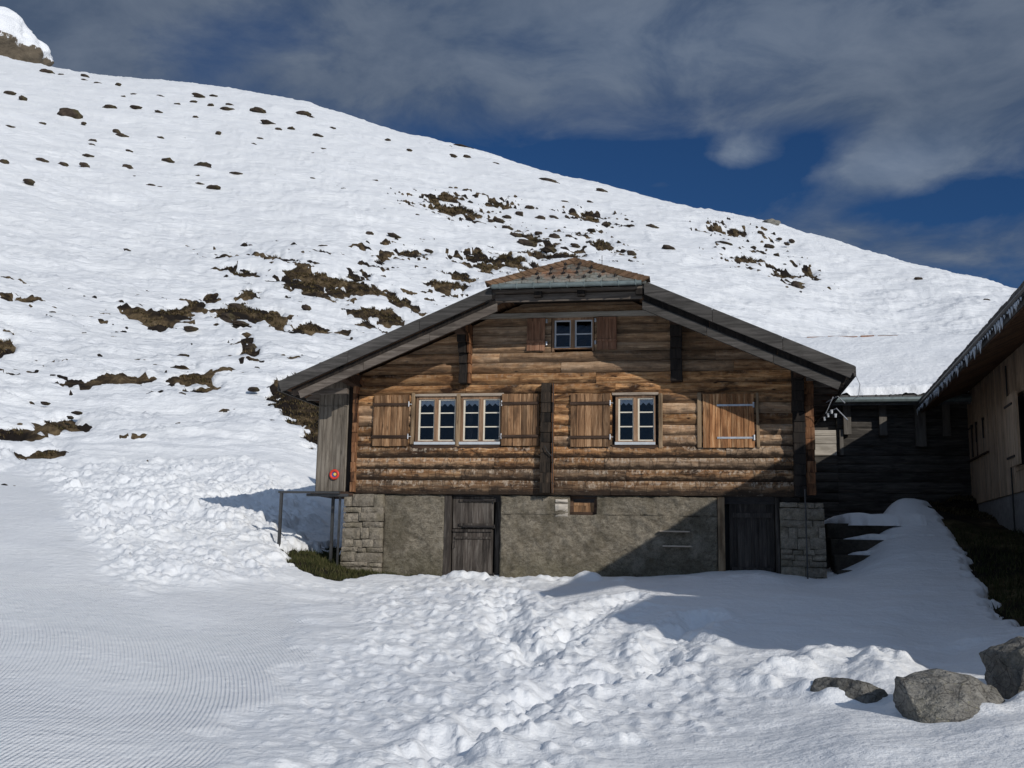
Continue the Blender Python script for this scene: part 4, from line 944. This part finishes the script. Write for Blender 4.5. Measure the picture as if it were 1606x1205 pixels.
# local x -> BD ; local y -> rotated +90deg = (1,-.25..) : to the right of the wall = inside
B = lambda: MB((0, 0, 0))
mb = B(); x = -.05; 
while x < 16.2:
    w = random.uniform(.14, .24); dy = random.uniform(-.006, .006)
    if 5.75 < x+w*.5 < 6.9: mb.jbox(x+.002, x+w-.002, dy, .05, 1.36, 1.80, .001); mb.jbox(x+.002, x+w-.002, dy, .05, 3.25, 4.15, .001)
    else: mb.jbox(x+.002, x+w-.002, dy, .05, 1.36, 4.15, .001)
    x += w
bw = mb.build('plank_wall', M['barn'], barn, bevel=.003)
mb = B(); mb.box(-.05, 16.2, .06, .3, 1.3, 4.2); mb.box(-.05, .1, .3, 7, -.9, 4.2); mb.box(16.05, 16.2, .3, 7, -1.2, 4.3); mb.box(-.05, 16.2, 6.8, 7, -1.2, 4.2); mb.build('inner_wall', M['inner'], barn)
mb = B(); mb.box(-.0, 16.2, .03, .4, -1.6, 1.355); mb.build('footing', M['concrete'], barn)
mb = B()
for x0 in (.62, 1.35, 1.9, 2.75):
    mb.tube([(x0, -.03, 3.18), (x0, -.03, 2.75 if x0 != 1.35 else 2.45)], .018); mb.box(x0-.05, x0+.05, -.045, -.008, 3.15, 3.21)
mb.box(.55, 1.45, -.03, -.008, 3.155, 3.175); mb.build('hooks', M['iron'], barn)
mb = B(); mb.box(.45, 3.2, -.045, -.008, 2.385, 2.42); mb.box(.62, .66, -.03, -.008, 2.42, 3.1); mb.box(1.85, 1.88, -.03, -.008, 2.42, 3.1); mb.build('hatch_rail', M['batten'], barn)
wn = B(); wn.jbox(5.70, 5.80, -.02, .1, 1.76, 3.28); wn.jbox(6.85, 6.95, -.02, .1, 1.76, 3.28); wn.jbox(5.8, 6.85, -.02, .1, 3.2, 3.28); wn.jbox(5.8, 6.85, -.02, .1, 1.76, 1.84); wno = wn.build('barn_window', M['barn'], barn)
mb = B(); mb.box(5.8, 6.85, .075, .085, 1.84, 3.2); mb.build('pane', M['glass'], wno)
sh = B(); boards(sh, 5.9, 6.8, 1.82, 3.2, -.16, -.12, 5); sho = sh.build('shutter', M['barn'], wno)
mb = B()
for z in (2.0, 3.0): mb.tube([(5.82, -.1, z-.08), (5.82, -.1, z+.08)], .03); mb.box(5.82, 6.5, -.18, -.162, z-.02, z+.02)
mb.each('hinge', M['iron'], sho)
# roof: eave overhangs 1.1 m to the left (local y negative)
EZ = 3.72
def bz(y): return EZ+(y+1.1)*.45
mb = B(); mb.slab([(1.1-1.6, -1.1, bz(-1.1)), (17.5, -1.1, bz(-1.1)), (17.5, 3.4, bz(3.4)), (-.5, 3.4, bz(3.4))], (0, 0, -.13)); mb.slab([(-.5, 3.4, bz(3.4)), (17.5, 3.4, bz(3.4)), (17.5, 8, bz(-1.2)), (-.5, 8, bz(-1.2))], (0, 0, -.13))
bro = mb.build('roof', M['rooftile'], barn)
mb = B(); mb.prism([(-.05+0, 0)]*0 or [(0, 0), (.01, 0), (.01, .01)], 0, .01); 
mb = B(); x = -.45
while x < 17.4:
    mb.slab([(x, -1.08, bz(-1.08)-.135), (x+.17, -1.08, bz(-1.08)-.135), (x+.17, .1, bz(.1)-.135), (x, .1, bz(.1)-.135)], (0, 0, -.02)); x += .175
mb.build('soffit', M['soffit'], bro)
mb = B(); mb.tube([(x, -1.16, EZ-.02) for x in np.linspace(-.4, 17.5, 40)], .05, 8); mb.build('gutter', M['metal'], bro)
mb = B(); x = -.45
while x < 17.4: mb.jbox(x+.008, x+.29, -1.18, -.85, bz(-1.1)+.02+random.uniform(0, .012), bz(-1.0)+.05+random.uniform(0, .012), .008); x += .3
mb.build('eave_tiles', M['rooftile'], bro)
nx, ny = 420, 60; U, V_ = np.meshgrid(np.linspace(-.4, 17.4, nx), np.linspace(0, 1, ny)); yy = -.98+V_*4.3; zt = bz(yy)+.03+.14*sstep(0, .08, V_)+.02*fbm(U*1.5, yy*2, 3, 601)
me = bpy.data.meshes.new('roof_snow'); idx = np.arange(nx*ny).reshape(ny, nx); q = np.stack([idx[:-1, :-1], idx[:-1, 1:], idx[1:, 1:], idx[1:, :-1]], -1).reshape(-1, 4)
me.from_pydata(np.stack([U.ravel(), yy.ravel()-.03*vn(U.ravel()*3, yy.ravel(), 603), zt.ravel()], 1).tolist(), [], q.tolist()); me.polygons.foreach_set('use_smooth', [True]*len(q)); me.materials.append(M['snow'])
o = bpy.data.objects.new('roof_snow', me); C.objects.link(o); o.parent = bro
mb = B(); mb.prism([(0, 0), (.02, 0), (.02, .02), (0, .02)], 0, .02)
x = .1; kk = 0
while x < 12.6 and kk < 95:
    L = random.choice((.04, .06, .08, .10, .13, .19))*random.uniform(.8, 1.2)
    m = B(); r0 = .012+L*.07; m.tube([(x, -1.19, EZ-.08), (x+random.uniform(-.004, .004), -1.19, EZ-.08-L*.5), (x, -1.19, EZ-.08-L)], [r0, r0*.6, .002], 6); m.build('icicle', M['ice'], barn, smooth=True)
    x += random.uniform(.06, .24); kk += 1
# pipe down the wall
mb = B(); mb.tube([(5.45, -.03, 3.9), (5.5, -.04, 3.3), (5.48, -.04, 1.0), (5.5, -.04, -.4)], .016); mb.build('cable', M['black'], barn)
# unseen block added at the near end, shaped to throw the long yard shadow
mb = B()
def wl(X, Y):                             # world xy -> barn local
    d = Vector((X-BP.x, Y-BP.y)); c, s = math.cos(BA), math.sin(BA); return (d.x*c+d.y*s, -d.x*s+d.y*c)
LT = [wl(7.35, 9.0), wl(6.75, 6.9), wl(8.4, 4.3), wl(10.5, 3.2), wl(14, 3.2), wl(14, 8.6)]
mb.slab([(x, y, 3.45) for x, y in LT], (0, 0, .16)); cxl = sum(p[0] for p in LT)/6; cyl = sum(p[1] for p in LT)/6; mb.slab([(cxl+(x-cxl)*.85, cyl+(y-cyl)*.85, -1.9) for x, y in LT], (0, 0, 5.34)); mb.build('shadow_caster', M['barn'], barn)

# ------------------------------------------------------------------ STAIRS
st = thing('stone_stairs', 'dark stone stairs under heavy snow between the farmhouse and the barn', 'stairs', hw(5.2, .8, -.45), -TH)
SO = (5.2, .8, -.45)
steps = [(.0, -.05, .30), (.9, -.05, .33), (0, 0, 0)]
STP = [(-.46, -.35, 5.5, .10), (-.17, .30, 5.42, .08), (.10, .90, 5.02, .13), (.40, 1.55, 4.98, .12), (.74, 2.30, 4.70, .20)]
for k, (zt, y0, x0, hs) in enumerate(STP):
    m = MB(SO); m.jbox(4.72+k*.02, 6.6, y0, 6.0 if k == 4 else y0+.8, zt-.32, zt, .012); m.build('step', M['step'], st, bevel=.02)
def snowpad(x0, x1, y0, y1, z, seed, name, parent, tw=.5, h=.12, O_=(0, 0, 0)):
    nx, ny = 60, 26; V = []; 
    for j in range(ny+1):
        for i in range(nx+1):
            u, v = i/nx, j/ny; x = x0+(x1-x0)*u
            wv = min(1, u/tw)**.7; y = y1+(y0-y1)*(1-v)*(1 if True else 0)
            yc = (y0+y1)/2+.1; y = yc+(y-yc)*(.12+.88*wv)
            e = max(0, min(1, min(u*6, (1-v)*8, v*7)))**.5
            hh = h*e*(.35+.65*wv)+.035*e*mnoise.noise((x*3.5, y*3, seed))
            V.append((x-O_[0], y-(.10*mnoise.noise((x*4, seed, 0))+.04*mnoise.noise((x*13, seed, 3)))*(1-v)-O_[1], z+hh-.05*(1-e)-O_[2]))
    n = nx+1; Fc = [(j*n+i, j*n+i+1, (j+1)*n+i+1, (j+1)*n+i) for j in range(ny) for i in range(nx)]
    m = MB(); m.add(V, Fc); return m.build(name, M['snow'], parent, smooth=True)
for k, (zt, y0, x0, hs) in enumerate(STP):
    snowpad(x0, 6.7, y0-.08, y0+.8 if k < 4 else y0+1.8, zt+.005, k*3.1, 'snow_cap', st, (.35, .3, .55, .6, .28)[k], hs, SO)

# ------------------------------------------------------------------ BOULDERS
def rock_mesh(seed, sub=4, cuts=16, sq=(1, 1, 1), rough=.05):
    rnd = random.Random(seed); bm = bmesh.new(); bmesh.ops.create_icosphere(bm, subdivisions=sub, radius=1)
    planes = []
    for k in range(cuts):
        d = Vector((rnd.gauss(0, 1), rnd.gauss(0, 1), rnd.gauss(0, .8))).normalized(); planes.append((d, rnd.uniform(.62, .92)))
    for v in bm.verts:
        p = v.co.copy()
        for d, h in planes:
            q = p.dot(d)
            if q > h: p -= d*(q-h)*.97
        n = mnoise.fractal(p*2.2+Vector((seed, 0, 0)), 1.0, 2.0, 4); n2 = mnoise.fractal(p*6+Vector((0, seed, 0)), 1., 2., 3)
        rg = abs(mnoise.noise(p*3.1+Vector((0, 0, seed)))); p += p.normalized()*(n*rough*1.6+n2*rough*.7-max(0, .10-rg)*rough*9*.35); v.co = Vector((p.x*sq[0], p.y*sq[1], p.z*sq[2]))
    me = bpy.data.meshes.new('rock'); bm.to_mesh(me); bm.free(); me.polygons.foreach_set('use_smooth', [sub > 3]*len(me.polygons)); return me
def boulder(px, py, r, w, hgt, dep, seed, label, rz=0, sq=(1, 1, 1), tilt=0):
    me = rock_mesh(seed, 5, 15, rough=.05); me.materials.append(M['rock'])
    o = bpy.data.objects.new('boulder', me); C.objects.link(o); p = pt(px, py, r); o.location = p; o.scale = (w, dep, hgt); o.rotation_euler = (0, tilt, rz)
    tag(o, label, 'boulder', 'boulders edging the yard'); return o
boulder(1332, 1104, 10.15, .33, .28, .40, 8, 'smallest brown grey boulder ringed by sunlit snow, left of the other two', .3)
boulder(1494, 1158, 9.7, .80, .50, .80, 12, 'middle boulder with a pointed top, half in sun and half in shade', .2, tilt=.25)
boulder(1618, 1062, 10.6, .55, .45, .48, 21, 'rounded grey boulder in shade cut by the right edge of the picture', .5, tilt=.5)

# hillside rocks
ROCKS = [(73,117,13,6),(96,121,4,3),(133,122,10,4),(132,129,8,3),(185,136,9,4),(16,151,11,6),(35,159,9,7),(153,134,4,3),(193,156,4,3),(210,152,4,3),(252,155,8,3),(171,174,20,8),(214,173,12,5),(248,179,8,4),
 (108,186,22,14),(100,178,8,6),(131,198,4,4),(14,204,11,5),(65,199,12,4),(183,212,9,7),(190,219,12,7),(250,221,9,4),(146,225,10,4),(143,232,8,3),(202,241,7,3),(290,222,7,2),(311,154,12,5),(334,154,8,4),(330,168,8,4),(278,168,11,4),(303,163,5,3),
 (355,176,16,7),(404,178,18,9),(360,168,8,4),(419,196,14,5),(436,206,7,4),(456,205,9,3),(475,183,15,7),(487,187,8,5),(342,213,8,5),(408,222,9,4),(398,230,7,3),(306,187,6,4),(495,216,8,3),(5,261,12,9),(65,258,11,8),(98,264,12,7),(132,266,12,9),(137,249,12,5),
 (199,267,13,7),(262,258,17,7),(372,278,14,5),(213,283,13,5),(237,297,11,5),(253,300,9,4),(312,294,11,5),(334,299,15,6),(310,281,8,3),(433,281,9,4),(432,287,6,3),(489,287,9,6),(46,291,11,7),(492,246,6,3),(505,270,10,4),(530,297,10,4),(540,301,6,3),
 (521,204,9,4),(608,223,7,4),(642,239,7,3),(498,216,9,4),(506,238,10,3),(588,289,8,4),(653,291,7,4),(650,303,10,5),(706,234,8,3),(711,248,7,4),(725,234,18,6),(732,249,4,3),(777,261,13,5),(860,289,20,7),(943,303,13,6),(604,334,6,3),(656,343,6,4),(617,375,14,6),
 (579,371,10,5),(508,392,14,5),(885,321,9,4),(925,320,4,3),(847,347,12,7),(868,345,9,5),(890,346,6,5),(950,356,8,6),(928,366,9,5),(981,344,5,3),(983,349,4,3),(990,358,4,3),(990,403,9,8),(1022,361,14,7),(1048,393,12,5),(1045,336,7,4),(1057,338,4,3),
 (1110,343,5,4),(1135,386,17,4),(1193,370,10,6),(1188,362,6,5),(1206,391,11,6),(1218,404,7,5),(1242,382,8,3),(1234,386,3,3),(1222,379,5,3),(1250,457,12,13),(1246,452,7,7),(1119,470,14,7),(1441,442,8,5),(1549,477,9,4),(1099,446,5,3),(1182,392,5,3),(214,418,12,4),(199,398,9,4),
 (830,330,12,6),(815,340,10,7),(782,350,12,5),(795,362,12,6),(795,345,9,5),(770,352,9,6),(808,375,16,9),(825,387,18,10),(845,372,12,8),(870,378,12,9),(893,379,14,9),(860,398,16,9),(902,390,9,6),(750,355,12,6),(672,398,8,4),(600,440,10,4),(355,512,14,8),(298,522,14,7),(286,566,12,6),(395,553,10,12),(560,445,9,4),(397,618,12,6),
 (390,555,14,8),(480,490,12,8),(70,640,10,4),(120,655,10,5),(110,663,7,4),(285,625,8,3),(35,560,16,4),(60,575,14,3),(25,590,10,3),(372,492,24,14),(355,505,18,10),(375,515,16,8)]
protos = []
for k in range(7): me = rock_mesh(100+k, 3, 14, rough=.12); me.materials.append(M['darkrock']); protos.append(me)
def zone(px, py):
    side = 'left' if px < 330 else ('middle' if px < 760 else 'right')
    hgt = 'high' if py < 240-0*px else ('halfway up' if py < 420 else 'low')
    return side, hgt
for i, (px, py, w, h) in enumerate(ROCKS):
    x, y, z, r = hit(px, py); k = r/F
    me = protos[i % 7]; s_, hg = zone(px, py)
    o = bpy.data.objects.new('rock', me); C.objects.link(o)
    o.location = (x, y, z+h*k*.15+.12+.10*min(1, max(0, (r-27)/60))); w, h = max(w, 7.5)*random.uniform(.9, 1.35), max(h, 3.8)*random.uniform(.85, 1.25); o.scale = (w*k*.78, max(w*k*.5, h*k*.7), h*k*.66); o.rotation_euler = (0, math.radians(random.uniform(4, 14) if px > 600 else random.uniform(-3, 8)), random.uniform(-.4, .4))
    size = 'broad' if w >= 16 else ('small' if w >= 8 else 'tiny')
    tag(o, f'{size} dark rock poking through the snow {hg} on the {s_} part of the hillside', 'rock', 'rocks in the snow of the hillside')
for px, py, r, w, h, lab in ((1208, 352, 150, 15, 9, 'pale boulder alone on the skyline ridge'), (318, 266, None, 16, 10, 'large squarish dark boulder alone on the upper left snow slope')):
    x, y, z, r2 = hit(px, py+6 if r else py); 
    if r: p = pt(px, py, r)
    else: p = (x, y, z); r = r2
    me = rock_mesh(55 if px > 900 else 44, 4, 14, rough=.08); me.materials.append(M['rock'] if px > 900 else M['darkrock']); o = bpy.data.objects.new('boulder', me); C.objects.link(o); k = r/F
    o.location = p; o.scale = (w*k*1.1, w*k, h*k*1.1); tag(o, lab, 'boulder')

# far snowy knoll at the top left
def knoll():
    nx, ny = 150, 90; V = []; mats = []
    c = pt(-72, 92, 300); k = 300/F
    bm = bmesh.new(); bmesh.ops.create_icosphere(bm, subdivisions=6, radius=1)
    for v in bm.verts:
        p = v.co.copy(); n = mnoise.fractal(p*1.7+Vector((4, 2, 9)), 1., 2., 5); r_ = 1+.16*n
        v.co = Vector((p.x*132*k*r_, p.y*100*k*r_, p.z*80*k*r_))
    me = bpy.data.meshes.new('snowy_knoll'); bm.to_mesh(me); bm.free(); me.polygons.foreach_set('use_smooth', [True]*len(me.polygons))
    t = NT('knoll_surface', .8, .2); z = t.xyz()[2]; n = t.noise(t.coord((1, 1, 1)), .35, 6, .65)
    geo = t.n.new('ShaderNodeNewGeometry'); sx = t.n.new('ShaderNodeSeparateXYZ'); t.L(geo.outputs['Normal'], sx.inputs[0])
    f = t.math('ADD', t.math('DIVIDE', z, 8.), t.math('MULTIPLY', n, .9))
    f = t.ramp(f, [(.42, 0), (.47, 1)])
    t.col(t.mix(f, t.mix(n, (.05, .04, .03), (.22, .18, .13)), (.83, .85, .88))); t.bump(n, 1.2, .8); me.materials.append(t.m)
    o = bpy.data.objects.new('snowy_knoll', me); C.objects.link(o); o.location = c; o['kind'] = 'structure'
knoll()

# ------------------------------------------------------------------ world, sun, camera
world = bpy.data.worlds.new('World'); sc.world = world; world.use_nodes = True; nt = world.node_tree; N = nt.nodes; bg = N['Background']
sky = N.new('ShaderNodeTexSky'); sky.sky_type = 'NISHITA'; sky.sun_disc = False; sky.sun_elevation = math.asin(SUN.z); sky.sun_rotation = math.atan2(SUN.x, SUN.y); sky.altitude = 1900; sky.air_density = 1.0; sky.dust_density = .3; sky.ozone_density = 2.5
tc = N.new('ShaderNodeTexCoord'); L = nt.links.new
def wm(op, a, b=None):
    q = N.new('ShaderNodeMath'); q.operation = op
    for i, v in enumerate((a, b)):
        if v is None: continue
        if hasattr(v, 'is_linked'): L(v, q.inputs[i])
        else: q.inputs[i].default_value = v
    return q.outputs[0]
sep = N.new('ShaderNodeSeparateXYZ'); L(tc.outputs['Generated'], sep.inputs[0])
zc = wm('MAXIMUM', wm('ADD', sep.outputs[2], .12), .05)
cb = N.new('ShaderNodeCombineXYZ'); L(wm('DIVIDE', sep.outputs[0], zc), cb.inputs[0]); L(wm('DIVIDE', sep.outputs[1], zc), cb.inputs[1])
def wnoise(scale, detail, rough, dist, loc, sx=1., sy=1.):
    mp = N.new('ShaderNodeMapping'); mp.inputs['Location'].default_value = loc; mp.inputs['Scale'].default_value = (sx, sy, 1); L(cb.outputs[0], mp.inputs[0])
    q = N.new('ShaderNodeTexNoise'); q.inputs['Scale'].default_value = scale; q.inputs['Detail'].default_value = detail; q.inputs['Roughness'].default_value = rough; q.inputs['Distortion'].default_value = dist; L(mp.outputs[0], q.inputs['Vector']); return q.outputs['Fac']
n1 = wnoise(1.5, 7, .55, .3, (3.1, 1.7, 0), 1, .8); n2 = wnoise(4.5, 6, .6, .4, (.4, 5.2, 0), 1, .9)
def blob(px, py, rx, ry, amp):            # cloud banks and blue gaps placed by direction in the sky
    d = ray(px, py); d = d/np.linalg.norm(d)
    v = N.new('ShaderNodeVectorMath'); v.operation = 'SUBTRACT'; L(tc.outputs['Generated'], v.inputs[0]); v.inputs[1].default_value = tuple(d)
    s = N.new('ShaderNodeSeparateXYZ'); L(v.outputs[0], s.inputs[0])
    a = wm('MULTIPLY', s.outputs[0], F/rx); b = wm('MULTIPLY', s.outputs[2], F/ry); c = wm('MULTIPLY', s.outputs[1], 1.2)
    r2 = wm('ADD', wm('ADD', wm('MULTIPLY', a, a), wm('MULTIPLY', b, b)), wm('MULTIPLY', c, c))
    return wm('MULTIPLY', wm('EXPONENT', wm('MULTIPLY', r2, -1.)), amp)
tot = wm('ADD', wm('MULTIPLY', n1, .66), wm('MULTIPLY', n2, .50))
for b in ((400, 55, 90, 40, -.20), (330, 110, 60, 50, -.12), (900, 255, 200, 50, -.24), (1100, 285, 190, 60, -.30), (1290, 240, 90, 40, -.20), (1250, 340, 260, 60, -.08), (1500, 318, 130, 34, -.34), (1330, 210, 200, 22, -.08), (1165, 240, 55, 22, .40), (1395, 258, 115, 42, .34), (1040, 290, 40, 12, .26), (1450, 190, 140, 30, .12), (700, 150, 400, 60, .10),
          (1000, 60, 700, 90, .12), (250, 60, 60, 30, -.10), (150, 30, 260, 70, .10), (1450, 380, 200, 60, .06), (620, 190, 60, 60, -.05), (1500, 120, 200, 70, .1)): tot = wm('ADD', tot, blob(*b))
el = wm('MULTIPLY', sep.outputs[2], .25); tot = wm('ADD', tot, el)
cr = N.new('ShaderNodeValToRGB'); cr.color_ramp.elements[0].position = .50; cr.color_ramp.elements[1].position = .78; cr.color_ramp.elements[0].color = (0, 0, 0, 1); cr.color_ramp.elements[1].color = (1, 1, 1, 1); L(tot, cr.inputs[0])
shade = N.new('ShaderNodeValToRGB'); shade.color_ramp.elements[0].position = .35; shade.color_ramp.elements[1].position = .75; L(n2, shade.inputs[0])
shade.color_ramp.elements[0].color = (.95, 1.36, 2.12, 1); shade.color_ramp.elements[1].color = (2.1, 2.55, 3.3, 1)
tint = N.new('ShaderNodeMix'); tint.data_type = 'RGBA'; tint.blend_type = 'MULTIPLY'; tint.inputs[0].default_value = 1; L(sky.outputs[0], tint.inputs[6]); tint.inputs[7].default_value = (.20, .38, .58, 1)
dt = N.new('ShaderNodeVectorMath'); dt.operation = 'DOT_PRODUCT'; L(tc.outputs['Generated'], dt.inputs[0]); dt.inputs[1].default_value = tuple(Vector((SUN.x, SUN.y, .75)).normalized())
glow = wm('ADD', wm('MULTIPLY', wm('POWER', wm('MAXIMUM', dt.outputs['Value'], 0.), 1.5), 2.0), 1.0)   # clouds on the sunward side of the sky are brighter
glow = wm('MULTIPLY', glow, wm('ADD', wm('ADD', blob(1165, 240, 60, 26, .35), wm('ADD', blob(1395, 262, 130, 48, .38), blob(1050, 70, 330, 80, .22))), 1.0))
vs = N.new('ShaderNodeVectorMath'); vs.operation = 'SCALE'; L(shade.outputs[0], vs.inputs[0]); L(glow, vs.inputs['Scale'])
mx = N.new('ShaderNodeMix'); mx.data_type = 'RGBA'; L(wm('MULTIPLY', cr.outputs[0], .92), mx.inputs[0]); L(tint.outputs[2], mx.inputs[6]); L(vs.outputs[0], mx.inputs[7])
L(mx.outputs[2], bg.inputs[0]); bg.inputs[1].default_value = .112

sl = bpy.data.lights.new('sun', 'SUN'); sl.energy = 4.3; sl.angle = math.radians(.5); sl.color = (1, .95, .88); so = bpy.data.objects.new('sun', sl); C.objects.link(so)
so.rotation_euler = (-SUN).to_track_quat('-Z', 'Y').to_euler()

cam = bpy.data.cameras.new('camera'); co = bpy.data.objects.new('camera', cam); C.objects.link(co); sc.camera = co
cam.sensor_width = 36; cam.lens = 36*F/1606; cam.clip_end = 2000; cam.clip_start = .1
from mathutils import Matrix
Mx = Matrix((CR, CU, -CF)).transposed().to_4x4(); co.matrix_world = Mx
sc.render.resolution_x = 1024; sc.render.resolution_y = 768
sc.view_settings.view_transform = 'Standard'; sc.view_settings.look = 'None'; sc.view_settings.exposure = -.55; sc.view_settings.gamma = 1
